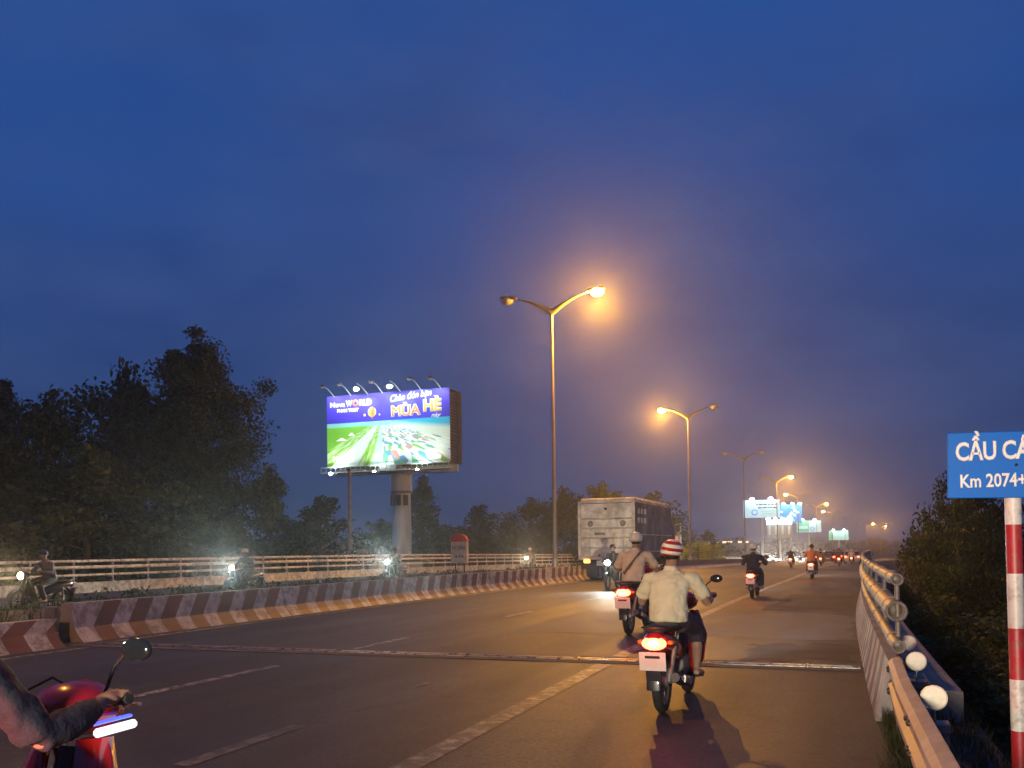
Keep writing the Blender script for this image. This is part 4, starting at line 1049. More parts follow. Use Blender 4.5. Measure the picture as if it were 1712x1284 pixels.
# far building with lit eave
fb = empty("far_roadside_building", (-27, 260, -4), label="low far building with warm lit eave lights, left of the grey billboard", cat="building")
MB().box((0, 0, 3.2), (11, 8, 6.4)).build("wall", M['wall_dull'], fb); MB().box((0, -.5, 6.6), (12, 9.5, .3)).build("roof", M['steel_dark'], fb)
for x in (-4.0, -.2, 3.2, 5.0): MB().box((x, -5.35, 6.6), (2.6 if x < 3 else 1.0, .2, .5), bev=.03).build("eave_light", em("warm_eave_lamp", (1.0, .72, .5), 1.6), fb)

# ------------------------------------------------------------------ scooter
def wheel(parent, y, r, name_mat=None):
    wr = empty("wheel", (0, y, r), parent=parent)
    tyre = MB(); tyre.lathe([(r - .075, -.028), (r - .055, -.044), (r - .018, -.036), (r, -.012), (r, .012), (r - .018, .036), (r - .055, .044), (r - .075, .028)], (0, 0, 0), 'X', 28); tyre.build("tyre", M['rubber'], wr)
    rim = MB(); rim.lathe([(r - .074, -.026), (r - .098, -.024), (r - .098, .024), (r - .074, .026)], (0, 0, 0), 'X', 28)
    rim.lathe([(.001, -.06), (.05, -.06), (.06, -.03), (.06, .03), (.05, .06), (.001, .06)], (0, 0, 0), 'X', 14)
    for k in range(10):
        a = k * 2 * PI / 10; rim.tube([(0, math.cos(a) * .04, math.sin(a) * .04), (0, math.cos(a) * (r - .09), math.sin(a) * (r - .09))], .008, 5)
    rim.build("rim", M['galv'], wr); return wr
def make_scooter(body, label, group, tail='tail', lit_tail=True, headlamp=None, name="motorbike"):
    root = empty(name, label=label, cat="motorbike", group=group)
    wheel(root, -.60, .285); wheel(root, .64, .285)
    # tail cowl
    def ring(cx, y, z, rx, rz, n=12): return [(cx + rx * math.cos(2 * PI * j / n), y, z + rz * math.sin(2 * PI * j / n)) for j in range(n)]
    mb = MB(); mb.loft([ring(0, -.93, .70, .05, .035), ring(0, -.86, .69, .10, .065), ring(0, -.70, .66, .125, .09), ring(0, -.45, .60, .13, .11), ring(0, -.20, .54, .11, .12), ring(0, .02, .46, .08, .10)])
    mb.build("tail_cowl", body, root)
    mb = MB(); mb.loft([ring(0, -.88, .755, .07, .02), ring(0, -.75, .775, .125, .035), ring(0, -.45, .765, .14, .045), ring(0, -.15, .735, .13, .045), ring(0, .08, .72, .08, .03)])
    mb.build("seat", M['seat'], root)
    mb = MB(); mb.tube([(-.10, -.60, .74), (-.13, -.80, .79), (-.09, -.95, .80), (.09, -.95, .80), (.13, -.80, .79), (.10, -.60, .74)], .012, 6); mb.build("grab_rail", M['steel_dark'], root)
    # frame spine and leg shield
    mb = MB(); mb.tube([(0, -.15, .52), (0, .15, .40), (0, .36, .52), (0, .46, .82)], [.06, .055, .05, .045], 8); mb.build("frame", M['steel_dark'], root)
    for s in (-1, 1):
        mb = MB(); mb.loft([[(s * .07, .40, .86), (s * .15, .46, .86), (s * .15, .49, .86), (s * .07, .44, .86)], [(s * .08, .36, .62), (s * .24, .40, .62), (s * .24, .43, .62), (s * .08, .40, .62)],
                            [(s * .08, .30, .40), (s * .22, .30, .38), (s * .22, .33, .38), (s * .08, .34, .40)], [(s * .09, .20, .28), (s * .15, .18, .27), (s * .15, .21, .27), (s * .09, .24, .28)]], smooth=True)
        mb.build("leg_shield", body, root)
    # front column, fork, fender
    for s in (-1, 1): MB().tube([(s * .075, .47, .82), (s * .075, .64, .285)], [.020, .024], 8).build("fork", M['steel_dark'], root)
    mb = MB(); mb.tube([(0, .64 + .335 * math.cos(a), .285 + .335 * math.sin(a)) for a in np.linspace(.15, 2.5, 10)], [(.065, .012)] * 10, 8); mb.build("front_fender", body, root)
    mb = MB(); mb.tube([(0, -.60 + .335 * math.cos(a), .285 + .335 * math.sin(a)) for a in np.linspace(1.2, 3.25, 10)], [(.065, .010)] * 10, 8)
    mb.box((0, -.955, .43), (.13, .012, .26), rot=Euler((R(12), 0, 0))); mb.build("rear_fender", M['bike_dark'], root)
    # cowl with headlamp
    mb = MB(); mb.loft([ring(0, .36, .96, .06, .05), ring(0, .42, .965, .13, .085), ring(0, .52, .95, .14, .10), ring(0, .60, .93, .10, .075)]); mb.build("head_cowl", body, root)
    hl = MB(); hl.ell((0, .59, .93), (.100, .05, .085), 14, 8); hl.build("headlight", headlamp or M['lens_off'], root)
    mb = MB(); mb.tube([(-.34, .34, 1.02), (-.20, .36, 1.00), (0, .42, .97), (.20, .36, 1.00), (.34, .34, 1.02)], .013, 8); mb.build("handlebar", M['steel_dark'], root)
    for s in (-1, 1):
        MB().tube([(s * .24, .355, 1.006), (s * .35, .338, 1.022)], .018, 8).build("grip", M['rubber'], root)
        mr = MB().tube([(s * .22, .36, 1.01), (s * .25, .38, 1.12), (s * .31, .37, 1.17)], .007, 6).build("mirror", M['steel_dark'], root)
        MB().ell((s * .35, .37, 1.18), (.062, .016, .040), 12, 8).build("mirror_glass", M['glass_dark'], mr)
        MB().ell((s * .135, -.84, .66), (.035, .03, .022), 10, 6).build("turn_signal", M['amber_off'], root)
        MB().tube([(s * .06, -.60, .285), (s * .11, -.55, .60)], [.03, .024], 8).build("shock_absorber", M['galv_dull'], root)
        MB().tube([(s * .09, .10, .27), (s * .25, .10, .26)], .018, 6).build("footrest", M['rubber'], root)
    for s in (-1, 1): MB().tube([(s * .20, .40, .995), (s * .26, .42, .985), (s * .34, .40, .995)], .006, 6).build("brake_lever", M['galv'], root)
    MB().tube([(-.16, .38, 1.01), (-.10, .47, 1.06), (0, .50, 1.0), (.02, .47, .9)], .006, 5).build("cable", M['rubber'], root)
    mb = MB(); mb.box((0, .06, .33), (.20, .34, .20), bev=.03); mb.tube([(0, .16, .36), (0, .33, .40)], .065, 10); mb.build("engine", M['galv_dull'], root)
    mb = MB(); mb.tube([(-.08, .0, .30), (-.075, -.60, .285)], .022, 6); mb.tube([(.08, .0, .30), (.075, -.60, .285)], .022, 6); mb.build("swingarm", M['steel_dark'], root)
    mb = MB(); mb.tube([(.10, .25, .30), (.13, .05, .22), (.15, -.25, .24)], .016, 8); mb.tube([(.15, -.25, .24), (.16, -.50, .28), (.17, -.86, .36)], [.035, .048, .042], 12); ex = mb.build("exhaust", M['steel_dark'], root)
    mb = MB(); mb.tube([(.200, -.34, .27), (.208, -.62, .32)], [(.012, .034), (.012, .034)], 10); mb.build("heat_shield", M['chrome'], ex)
    tl = MB().ell((0, -.905, .655), (.112, .05, .060), 16, 8).build("tail_light", M[tail] if lit_tail else M['bike_red'], root)
    if lit_tail: MB().ell((0, -.93, .655), (.060, .034, .034), 12, 6).build("bulb", M['tail_core'], tl)
    plm = MB().box((0, -.975, .505), (.235, .006, .165), rot=Euler((R(10), 0, 0)), bev=.002).build("number_plate", M['plate'], root)
    return root
# ------------------------------------------------------------------ riders
def limb(mb, pts, rad, n=12): mb.tube(pts, rad, n)
def body_mesh(name, calves=True):
    mb = MB()
    def er(y, z, rx, ry, n=18): return [(rx * math.cos(2 * PI * j / n), y + ry * math.sin(2 * PI * j / n), z) for j in range(n)]
    mb.loft([er(-.26, .775, .15, .10), er(-.26, .84, .165, .125), er(-.235, .93, .14, .105), er(-.20, 1.02, .140, .10), er(-.165, 1.12, .165, .108), er(-.14, 1.20, .175, .10), er(-.125, 1.255, .12, .07), er(-.115, 1.29, .058, .055), er(-.095, 1.34, .054, .056), er(-.08, 1.38, .054, .058)])
    # head
    mb.ell((0, -.055, 1.445), (.076, .095, .108), 18, 14); mb.ell((0, -.02, 1.385), (.055, .065, .050), 14, 10)
    mb.ell((0, .045, 1.43), (.013, .018, .022), 8, 6)
    for s in (-1, 1):
        mb.ell((s * .078, -.06, 1.435), (.010, .020, .032), 8, 6); mb.ell((s * .030, .030, 1.455), (.014, .010, .010), 8, 6)
    mb.ell((0, .034, 1.395), (.026, .010, .010), 8, 6)
    for s in (-1, 1):
        limb(mb, [(s * .15, -.14, 1.215), (s * .205, -.12, 1.18), (s * .275, -.06, 1.06), (s * .315, -.01, .965)], [.058, .054, .044, .040])
        limb(mb, [(s * .315, -.01, .965), (s * .325, .12, .985), (s * .305, .255, 1.015)], [.041, .037, .027])
        mb.ell((s * .30, .295, 1.028), (.040, .048, .022), 12, 8)
        for k, (dx, ln, r_) in enumerate(((-.036, .92, .0088), (-.012, 1.0, .0092), (.012, .97, .0088), (.035, .82, .0078))):
            x = s * (.30 + dx * 1.0)
            q = [(x, .318, 1.035), (x, .318 + .034 * ln, 1.046), (x, .318 + .052 * ln, 1.028), (x, .318 + .046 * ln, 1.000), (x, .318 + .022 * ln, .992)]
            mb.tube(q, [r_ * 1.1, r_ * 1.05, r_, r_ * .95, r_ * .8], 8)
        x = s * (.30 - .045); mb.tube([(x + s * .01, .285, 1.018), (x - s * .008, .305, .998), (x - s * .004, .335, .992)], [.012, .011, .009], 8)
        # legs: thigh, knee, shin, foot
        limb(mb, [(s * .085, -.22, .80), (s * .13, -.02, .775), (s * .165, .20, .70)], [.090, .078, .056])
        limb(mb, [(s * .165, .20, .70), (s * .185, .16, .52), (s * .190, .10, .40), (s * .195, .06, .315)], [.056, .053, .042, .031])
        mb.tube([(s * .195, .015, .290), (s * .197, .09, .287), (s * .203, .19, .280), (s * .205, .25, .276)], [(.030, .030), (.040, .034), (.042, .022), (.026, .014)], 10)
    me = mb.mesh(name, M['skin']); return remesh(me, .0075, 2, name)
def wrinkle(me, amp, freq, seed):
    from mathutils import noise as mn
    for v in me.vertices:
        p = v.co * freq + Vector((seed, seed * 2, 0)); d = mn.noise(p) + .5 * mn.noise(p * 2.3)
        v.co += v.normal * amp * d
def shirt_mesh(name, mat, long_sleeve=False, loose=1.0, hem=.80):
    mb = MB()
    def er(y, z, rx, ry, n=20): return [(rx * math.cos(2 * PI * j / n) * loose, y + ry * math.sin(2 * PI * j / n) * loose, z) for j in range(n)]
    mb.loft([er(-.275, hem, .190, .150), er(-.272, hem + .02, .194, .156), er(-.255, .90, .185, .145), er(-.22, 1.02, .178, .132), er(-.185, 1.12, .190, .128), er(-.155, 1.19, .198, .118), er(-.14, 1.235, .165, .095), er(-.13, 1.27, .09, .072)])
    mb.loft([er(-.125, 1.26, .078, .074, 16), er(-.112, 1.29, .072, .072, 16), er(-.105, 1.318, .069, .069, 16)])
    for s in (-1, 1):
        if long_sleeve: mb.tube([(s * .13, -.14, 1.20), (s * .21, -.12, 1.175), (s * .28, -.055, 1.055), (s * .32, -.005, .962)], [.072, .070, .060, .056], 14); mb.tube([(s * .318, -.008, .964), (s * .328, .12, .985), (s * .309, .235, 1.010)], [.056, .048, .036], 14)
        else: mb.tube([(s * .13, -.14, 1.20), (s * .21, -.12, 1.175), (s * .265, -.075, 1.085), (s * .292, -.045, 1.030)], [.074, .076, .074, .078], 14)
    me = remesh(mb.mesh(name, mat), .012, 3, name); wrinkle(me, .015, 6.5, 3.1); wrinkle(me, .007, 17.0, 7.7); return me
def trousers_mesh(name, mat, length):
    mb = MB()
    def er(y, z, rx, ry, n=18): return [(rx * math.cos(2 * PI * j / n), y + ry * math.sin(2 * PI * j / n), z) for j in range(n)]
    mb.loft([er(-.26, .755, .17, .12), er(-.265, .80, .180, .14), er(-.255, .90, .16, .125)])
    for s in (-1, 1):
        mb.tube([(s * .085, -.24, .80), (s * .135, -.02, .775), (s * .17, .20, .70)], [.110, .100, .078], 14)
        if length == 'long': mb.tube([(s * .168, .21, .71), (s * .188, .165, .52), (s * .196, .10, .40), (s * .200, .065, .335)], [.078, .072, .062, .060], 14)
        else: mb.tube([(s * .168, .205, .71), (s * .182, .19, .60), (s * .186, .178, .555)], [.078, .080, .084], 14)
    me = remesh(mb.mesh(name, mat), .012, 2, name); wrinkle(me, .007, 10.0, 5.5); return me
def helmet_mesh(name, mats, stripes=False):
    mb = MB(); n = 28; prof = []
    rings = []
    for i in range(11):
        a = PI / 2 * i / 10; z = math.sin(a) * .105; q = math.cos(a)
        rings.append([(.108 * q * math.cos(2 * PI * j / n), -.062 + .128 * q * math.sin(2 * PI * j / n), 1.468 + z) for j in range(n)])
    lower = [[(.106 * k * math.cos(2 * PI * j / n), -.066 + .126 * k * math.sin(2 * PI * j / n), 1.468 - d - (.022 * (1 if math.sin(2 * PI * j / n) < 0 else 0)) * (d / .03)) for j in range(n)] for k, d in ((1.01, .0), (1.0, .030))]
    inner = [[(.090 * k * math.cos(2 * PI * j / n), -.066 + .108 * k * math.sin(2 * PI * j / n), 1.468 - d) for j in range(n)] for k, d in ((1.0, .028), (.95, -.04))]
    mb.loft(inner[::-1] + lower[::-1] + rings, 0, True)
    # visor brim over the brow
    mb.loft([[(.085 * math.cos(a), -.05 + .120 * math.sin(a), 1.462 + dz) for a in np.linspace(.35, PI - .35, 10)] + [(.100 * math.cos(a), -.05 + .175 * math.sin(a), 1.452 + dz) for a in np.linspace(PI - .35, .35, 10)] for dz in (0, .008)])
    me = mb.mesh(name, mats); return me
def helmet_striped():
    m, N, L, b = newmat("red_white_helmet_paint")
    tc_ = N.new("ShaderNodeTexCoord"); sp = N.new("ShaderNodeSeparateXYZ"); L.new(tc_.outputs["Object"], sp.inputs[0])
    def ma(op, a, b_): 
        n = N.new("ShaderNodeMath"); n.operation = op
        for i, q in enumerate((a, b_)):
            if isinstance(q, (int, float)): n.inputs[i].default_value = q
            else: L.new(q, n.inputs[i])
        return n.outputs[0]
    s = ma('ADD', sp.outputs["Z"], ma('MULTIPLY', sp.outputs["X"], .16))
    w_ = ma('SINE', ma('MULTIPLY', ma('SUBTRACT', s, 1.428), 2 * PI / .064), 0)
    g_ = ma('GREATER_THAN', w_, -.05)
    mx_ = N.new("ShaderNodeMixRGB"); L.new(g_, mx_.inputs[0]); mx_.inputs[1].default_value = (.42, .015, .015, 1); mx_.inputs[2].default_value = (.78, .72, .55, 1)
    L.new(mx_.outputs[0], b.inputs["Base Color"]); b.inputs["Roughness"].default_value = .28; return m
BODY = body_mesh("person_body")
SH = {k: shirt_mesh("shirt", M[m], ls) for k, m, ls in (('cream', 'cream_shirt', False), ('tan', 'tan_shirt', False), ('dark', 'dark_shirt', True), ('plum', 'plum_shirt', True), ('grey', 'grey_shirt', True), ('orange', 'orange_vest', False))}
TR = {'long': trousers_mesh("trousers", M['trousers'], 'long'), 'short': trousers_mesh("trousers", M['trousers'], 'short')}
M['helmet_stripe'] = helmet_striped()
HE = {'stripe': helmet_mesh("helmet", M['helmet_stripe']), 'cream': helmet_mesh("helmet", M['helmet_cream']), 'dark': helmet_mesh("helmet", M['helmet_dark']), 'red': helmet_mesh("helmet", M['bike_red'])}
hairmb = MB(); hairmb.ell((0, -.075, 1.435), (.082, .092, .080), 16, 10); HAIR = hairmb.mesh("hair", M['hair'])
strapmb = MB()
strap_pts = [(.10, -.245, 1.245), (.04, -.295, 1.16), (-.04, -.335, 1.05), (-.12, -.37, .93)]
strapmb.tube([( .12, -.13, 1.262), (.10, -.235, 1.235), (.04, -.315, 1.14), (-.04, -.362, 1.03), (-.13, -.385, .92)], [(.034, .006)] * 5, 6, up=(1, 0, 0)); STRAP = strapmb.mesh("bag_strap", M['strap'])
sole = MB()
for s in (-1, 1): sole.box((s * .200, .13, .262), (.078, .25, .022), bev=.008)
SANDAL = sole.mesh("sandals", M['rubber'])
def rider(loc, rz, label, shirt, helmet, legs='long', group="motorbike riders on the road", s=1.0, strap=False, tilt=0.0):
    r = empty("person", loc, rz, label, "person", group); r.scale = (s,) * 3
    r.rotation_euler = (0, tilt, rz)
    link("body", BODY, r); link("hair", HAIR, r); link("helmet", HE[helmet], r); link("shirt", SH[shirt], r); link("trousers", TR[legs], r); link("sandals", SANDAL, r)
    if strap: link("bag_strap", STRAP, r)
    return r
def bike_and_rider(t, y, label_b, label_p, body, shirt, helmet, rz=0.0, legs='long', s=1.0, headlamp=None, tail=True, strap=False, groups=("motorbikes heading away", "riders heading away"), glow=0.0, hpow=0, hcol=(1, .95, .85), tilt=0.0, hsize=60, haim=0.0):
    key = (body.name, headlamp.name if headlamp else '', tail)
    if key not in _proto:
        b = make_scooter(body, label_b, groups[0], headlamp=headlamp, lit_tail=tail); _proto[key] = tree_of(b)
    else:
        b = copy_tree(_proto[key]); tag(b, label_b, None, groups[0])
    q = P(t, y, 0); b.location = q; b.rotation_euler = (0, tilt, rz + rdir(y)); b.scale = (s,) * 3
    p = rider(q, rz + rdir(y), label_p, shirt, helmet, legs, groups[1], s, strap, tilt)
    if glow:
        ld = bpy.data.lights.new("tail_glow", 'POINT'); ld.energy = glow; ld.color = (1, .05, .02); ld.shadow_soft_size = .05
        o = bpy.data.objects.new("tail_glow", ld); COL.objects.link(o); o.parent = b; o.location = (0, -1.16, .70)
    if hpow: spot("headlight_beam", b, (0, .68, .93), (R(86.5), 0, haim), hpow, hcol, hsize, .9, .06)
    return b, p
_proto = {}
GA = ("motorbikes heading away from the camera", "riders heading away from the camera")
GO = ("motorbikes coming towards the camera", "riders coming towards the camera")
bike_and_rider(-1.45, 8.75, "nearest motorbike with glowing red tail lamp and pale square plate, crossing the white line", "nearest rider in loose cream short sleeved shirt and red and white helmet",
               M['bike_red'], 'cream', 'stripe', R(-2), 'short', 1.0, glow=3, groups=GA, hpow=2500, hsize=34, tail=True)
bike_and_rider(-3.33, 15.9, "red motorbike with wide lit tail lamp just left of the nearest rider", "rider in tan shirt with a strap across the back and cream helmet",
               M['bike_red'], 'tan', 'cream', R(-1), 'long', 1.13, strap=True, glow=3, groups=GA, hpow=9500, hsize=34, hcol=(1, .84, .6), haim=R(12))
bike_and_rider(-2.5, 27.1, "dark motorbike on the long white line, third from the camera", "rider in dark clothes with pale helmet beside the long white line",
               M['bike_dark'], 'dark', 'cream', 0, 'long', 1.0, glow=3, groups=GA, hpow=2500, hsize=34)
bike_and_rider(-1.9, 42.5, "small motorbike far ahead at the end of the long white line", "distant rider in orange top, dark helmet",
               M['bike_dark'], 'orange', 'dark', 0, 'long', 1.0, glow=2, groups=GA, hpow=2500, hsize=34)
bike_and_rider(-1.6, 80, "tiny motorbike with red tail lamp left of the far railing end", "tiny plum clothed rider ahead of the far cars", M['bike_red'], 'plum', 'red', 0, 'long', 1.0, groups=GA, glow=2)
bike_and_rider(-3.4, 88, "tiny motorbike between the far orange clad rider and the plum rider", "tiny grey clothed rider, second from the far railing end", M['bike_red'], 'grey', 'dark', 0, 'long', 1.0, groups=GA)
bike_and_rider(-3.0, 66, "far motorbike just right of the orange clad rider", "far grey rider just right of the orange clad one", M['bike_dark'], 'grey', 'red', 0, 'long', 1.0, groups=GA, glow=1.5)
bike_and_rider(-.9, 97, "tiny motorbike hugging the far end of the railing", "tiny rider in tan shirt beside the far end of the railing", M['bike_dark'], 'tan', 'cream', 0, 'long', 1.0, groups=GA)
bike_and_rider(-5.0, 74, "tiny motorbike left of the orange clad rider", "tiny dark clothed rider left of the orange clad one", M['bike_red'], 'dark', 'cream', 0, 'long', 1.0, groups=GA, glow=2)
# passing bike, front half only inside the lower left corner
bike_and_rider(-2.52, 2.02, "red motorbike passing so close that only its front enters the lower left corner", "rider mostly outside the left edge, on the close red motorbike",
               M['bike_red'], 'dark', 'dark', R(2), 'long', 1.0, glow=300, groups=GA)  # red body colour carries the smeared tail-lamp glow
_pb = [o for o in bpy.data.objects if o.get('label', '').startswith('red motorbike passing')][0]
MB().box((.150, .50, .885), (.030, .20, .030), bev=.01).build('white_streak_strip', em('white_streak_glow', (.80, .84, 1.0), 1.6), _pb)  # added glowing strips for the smeared white and blue light streak
MB().box((.150, .48, .918), (.022, .19, .010), bev=.004).build('blue_streak_strip', em('blue_streak_glow', (.03, .08, 1.0), 2), _pb)
# oncoming
ON = [(-19.4, 17.85, 'head_warm', "oncoming motorbike with warm double headlight at the far left", "oncoming rider behind the warm headlight at the far left", 'grey', 'dark', 260, (1, .75, .4)),
      (-19.6, 26.3, 'head_cool', "oncoming motorbike with greenish white headlight below the tallest tree", "oncoming rider behind the greenish white headlight below the tallest tree", 'dark', 'cream', 300, (.8, 1, .9)),
      (-19.5, 36.6, 'head_cool', "oncoming motorbike with white headlight in front of the billboard column", "oncoming rider in front of the billboard column", 'plum', 'dark', 300, (.8, 1, .9)),
      (-19.6, 54.5, 'head_warm', "oncoming motorbike with warm headlight between milestone and nearest lamp pole", "oncoming rider between the milestone and the nearest lamp pole", 'grey', 'cream', 200, (1, .8, .5)),
      (-7.95, 31.5, 'head_cool', "motorbike coming the wrong way beside the truck, headlight white", "rider coming the wrong way in front of the truck", 'dark', 'dark', 420, (.86, 1, .95))]
for (t, y, hm, lb, lp_, sh, he, pw, hc) in ON:
    b, p = bike_and_rider(t, y, lb, lp_, M['bike_dark'], sh, he, PI, 'long', 1.04, headlamp=M[hm], tail=False, groups=GO, hpow=pw * (9.5 if t < -15 else .8), hcol=hc, hsize=120)

# ------------------------------------------------------------------ truck
M["emblem"] = wornpaint("worn_emblem_print", (.14, .12, .10), (.34, .29, .23), .5, 5)
tk = empty("box_truck", P(-10.60, 40, 0), rdir(44), label="dirty cream box truck seen from behind in the left lane", cat="truck")
W2 = 1.33
MB().box((0, 4.0, 2.30), (2 * W2, 8.0, 2.62), bev=.03).build("cargo_box", [M['truck_side']], tk)
MB().box((0, 4.05, 3.70), (2 * W2 - .1, 7.7, .16), bev=.05).build("roof_cover", M['truck_dirty'], tk)
mb = MB()
for s in (-1, 1): mb.box((s * (W2 - .05), -.03, 2.3), (.12, .08, 2.66))
mb.box((0, -.03, 3.60), (2 * W2 - .22, .08, .1)); mb.box((0, -.03, 1.02), (2 * W2 - .22, .08, .12)); mb.build("rear_frame", M['truck_dirty'], tk)
zs = [(2.86, 3.52), (2.42, 2.80), (1.98, 2.36), (1.52, 1.92), (1.10, 1.46)]
for i, (a, b_) in enumerate(zs):
    MB().box((0, -.025, (a + b_) / 2), (2.42, .05, b_ - a), bev=.012).build("door_panel", M['truck_panel'], tk)
for i in range(6):
    if i < 5: MB().box((0, -.055, zs[i][0] - .03), (2.42, .09, .028)).build("door_rail", M['truck_dirty'], tk)
for x in (-.78, .78): MB().tube([(x, -.07, 1.05), (x, -.07, 1.9)], .014, 6).build("lock_rod", M['galv_dull'], tk)
for x in (-.75, .78):
    MB().lathe([(.001, -.058), (.12, -.058), (.14, -.053), (.14, -.05)], (x, 0, 2.60), 'Y', 18).build("round_emblem", M['emblem'], tk)
mb = []; bar_text(mb, -.55, .62, 2.14, .12, 8, -.055); [q.build("worn_lettering", M['emblem'], tk) for q in mb]
MB().box((-.02, -.06, 3.28), (.12, .05, .10)).build("door_vent", M['truck_under'], tk)
MB().box((0, 4.2, .82), (1.0, 8.2, .26)).build("chassis", M['truck_under'], tk)
MB().box((-.2, -.14, .80), (.5, .02, .22)).build("number_plate", M["plate"], tk)
MB().box((0, -.06, .62), (2.4, .14, .16), bev=.02).build("bumper", M['truck_under'], tk)
for s in (-1, 1):
    MB().box((s * .92, -.10, .885), (.28, .06, .14), bev=.015).build("tail_lamp", M['amber'] if s < 0 else M['tail'], tk)
    for y in (1.6, 2.8, 7.6):
        wr = empty("wheel", (s * 1.02, y, .48), parent=tk)
        MB().lathe([(.28, -.22), (.44, -.24), (.48, -.18), (.48, .18), (.44, .24), (.28, .22)], (0, 0, 0), 'X', 22).build("tyre", M['rubber'], wr)
        MB().lathe([(.001, -.12), (.1, -.16), (.27, -.10), (.29, -.2), (.29, .2), (.27, .10), (.1, .16), (.001, .12)], (0, 0, 0), 'X', 18).build("rim", M['galv_dull'], wr)
    MB().box((s * 1.02, 1.0, .45), (.5, .02, .6)).build("mudflap", M['rubber'], tk)
mb = MB(); mb.prism([(8.1, .6), (10.0, .6), (10.05, 1.6), (9.8, 2.75), (8.1, 2.85)], 'X', -1.15, 1.15); mb.build("cab", M['truck_side'], tk)
MB().box((0, 8.4, .9), (2.1, 1.2, .6)).build("cab_floor", M['truck_under'], tk)
for i in range(3):
    for j in range(2): MB().box((W2 + .012, .7 + i * .65, 2.75 + j * .42), (.02, .32, .24), bev=.004).build("side_marking", M['truck_panel'], tk)
MB().box((W2 + .02, 4, 3.58), (.05, 7.9, .08)).build("side_rail", M['truck_dirty'], tk)
for z in (1.3, 2.1): MB().box((W2 + .02, 4, z), (.04, 7.9, .05)).build("side_rail", M['truck_dirty'], tk)

# ------------------------------------------------------------------ cars
def make_car(body, label, group, toward):
    root = empty("car", label=label, cat="car", group=group)
    # body: cross sections along the length
    def sec(y, w_, zlo, zmid, ztop):
        return [(-w_ * .92, y, zlo), (w_ * .92, y, zlo), (w_, y, (zlo + zmid) / 2), (w_ * .97, y, zmid), (w_ * .90, y, ztop), (-w_ * .90, y, ztop), (-w_ * .97, y, zmid), (-w_, y, (zlo + zmid) / 2)]
    mb = MB(); mb.loft([sec(-2.15, .72, .42, .62, .70), sec(-2.05, .82, .26, .74, .92), sec(-1.4, .86, .22, .80, .95), sec(0, .87, .20, .80, .92), sec(1.1, .86, .22, .78, .88), sec(1.95, .80, .26, .66, .72), sec(2.15, .66, .34, .52, .58)], smooth=True); mb.build("body", body, root)
    def cab(y, w_, z): return [(-w_, y, .88), (w_, y, .88), (w_ * .86, y, z), (-w_ * .86, y, z)]
    mb = MB(); mb.loft([cab(-1.75, .74, .94), cab(-1.15, .78, 1.38), cab(-.3, .78, 1.47), cab(.35, .78, 1.42), cab(1.15, .74, .93)]); mb.build("cabin_glass", M['glass_dark'], root)
    mb = MB(); mb.loft([[(-.66, y, z - .03), (.66, y, z - .03), (.62, y, z + .015), (-.62, y, z + .015)] for y, z in ((-1.18, 1.40), (-.3, 1.49), (.38, 1.44))]); mb.build("roof", body, root)
    for s in (-1, 1):
        for y in (-1.3, 1.35):
            wr = empty("wheel", (s * .76, y, .31), parent=root)
            MB().lathe([(.2, -.1), (.29, -.11), (.31, -.07), (.31, .07), (.29, .11), (.2, .1)], (0, 0, 0), 'X', 20).build("tyre", M['rubber'], wr)
            MB().lathe([(.001, -.07), (.19, -.09), (.2, 0), (.19, .09), (.001, .07)], (0, 0, 0), 'X', 16).build("rim", M['galv'], wr)
        MB().ell((s * .62, 2.08, .62), (.19, .10, .12), 12, 6).build("headlight", toward or M['lens_off'], root)
        MB().box((s * .66, -2.11, .78), (.22, .07, .14), bev=.015).build("tail_light", M['tail'] if not toward else M['bike_red'], root)
        MB().box((s * .93, .75, .98), (.16, .1, .11), bev=.02).build("side_mirror", body, root)
    MB().box((0, -2.165, .60), (.5, .02, .13)).build("number_plate", M['plate'], root)
    return root
CARW = pm("white_car_paint", (.62, .61, .58), (.55, .54, .52), 1, .3, coat=.5, bump=0)
CARD = pm("dark_car_paint", (.04, .04, .05), (.03, .03, .035), 1, .3, coat=.5, bump=0)
CARR = pm("maroon_car_paint", (.20, .02, .02), (.15, .015, .015), 1, .3, coat=.5, bump=0)
for (body, t, y, lb) in ((CARW, -1.0, 108, "white car with lit tail lamps beside the far end of the railing"), (CARR, -3.9, 118, "maroon car ahead of the distant riders"), (CARD, -6.8, 150, "dark car in the far middle lane")):
    c = make_car(body, lb, "cars driving away in the distance", None); c.location = P(t, y, 0); c.rotation_euler = (0, 0, rdir(y))
proto = None
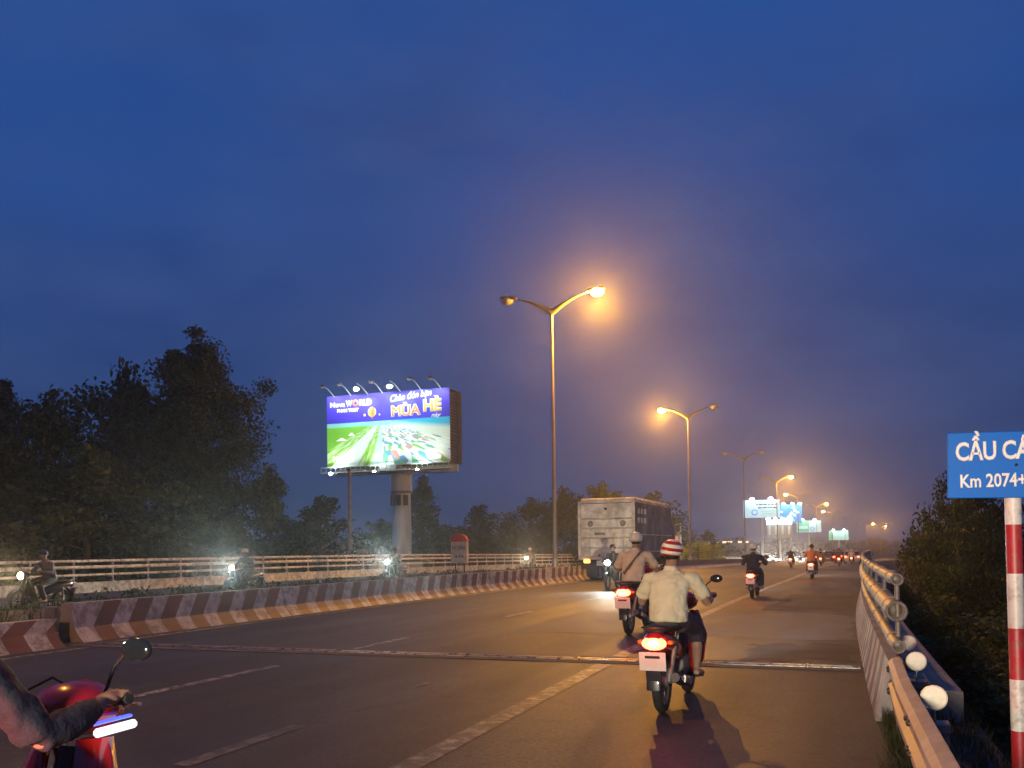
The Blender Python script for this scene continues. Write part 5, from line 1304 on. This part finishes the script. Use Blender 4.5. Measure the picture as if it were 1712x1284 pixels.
for i, (t, y, lb) in enumerate(((-19.6, 188, "leftmost oncoming car of the far headlight row"), (-21.0, 211, "second oncoming car from the left in the far headlight row"), (-19.2, 232, "third oncoming car from the left in the far headlight row"), (-20.8, 258, "rightmost and farthest oncoming car of the headlight row"))):
    if proto is None: c = make_car(CARD, lb, "oncoming cars with bright headlights", M['head_warm'] if False else M['head']); proto = tree_of(c)
    else: c = copy_tree(proto); c["label"] = lb
    c.location = P(t, y, 0); c.rotation_euler = (0, 0, PI + rdir(y))
    ld = spot("headlight_beam", c, (0, 2.3, .62), (R(88), 0, 0), 8000, (1, .92, .8), 60, .9, .3)

# far van and traffic sign shapes near the railing end
vn = empty("minibus", P(-5.6, 175, 0), rdir(175), label="dark boxy minibus among the far cars", cat="minibus")
mb = MB(); mb.prism([(-2.6, .4), (2.6, .4), (2.7, 1.1), (2.2, 2.2), (-2.6, 2.3)], 'X', -.95, .95); mb.build("body", CARD, vn)
for s in (-1, 1):
    MB().box((s * .8, -2.63, 1.0), (.2, .05, .35), bev=.01).build("tail_light", M['tail'], vn)
    for y in (-1.7, 1.7): MB().lathe([(.001, -.1), (.34, -.1), (.36, 0), (.34, .1), (.001, .1)], (s * .85, y, .36), 'X', 18).build("wheel", M['rubber'], vn)
MB().box((0, -2.63, 1.7), (1.5, .04, .6), bev=.01).build("rear_window", M['glass_dark'], vn)

# headlight of an unseen vehicle following the camera: lights the riders' backs, the sign and the parapet
spot("following_headlight", None, (-.7, -7.0, 1.35), (R(88), 0, R(1)), 6500, (1.0, .88, .66), 42, .9, .40)

# ------------------------------------------------------------------ haze, added for the glow around the lamps
HAZE = .0007
if HAZE:
    hb = MB().box((0, 360, 8.5), (760, 860, 34.0)).build("haze", bpy.data.materials.new("lamp_glow_haze"))
    hm = hb.data.materials[0]; hm.use_nodes = True; hn = hm.node_tree.nodes; hl_ = hm.node_tree.links
    for n in list(hn): hn.remove(n)
    pv = hn.new("ShaderNodeVolumePrincipled"); pv.inputs["Color"].default_value = (.93, .93, .97, 1); pv.inputs["Density"].default_value = HAZE; pv.inputs["Anisotropy"].default_value = .86
    ho = hn.new("ShaderNodeOutputMaterial"); hl_.new(pv.outputs[0], ho.inputs["Volume"])
    tag(hb, "thin evening haze hanging over the whole road", "haze", kind="stuff")
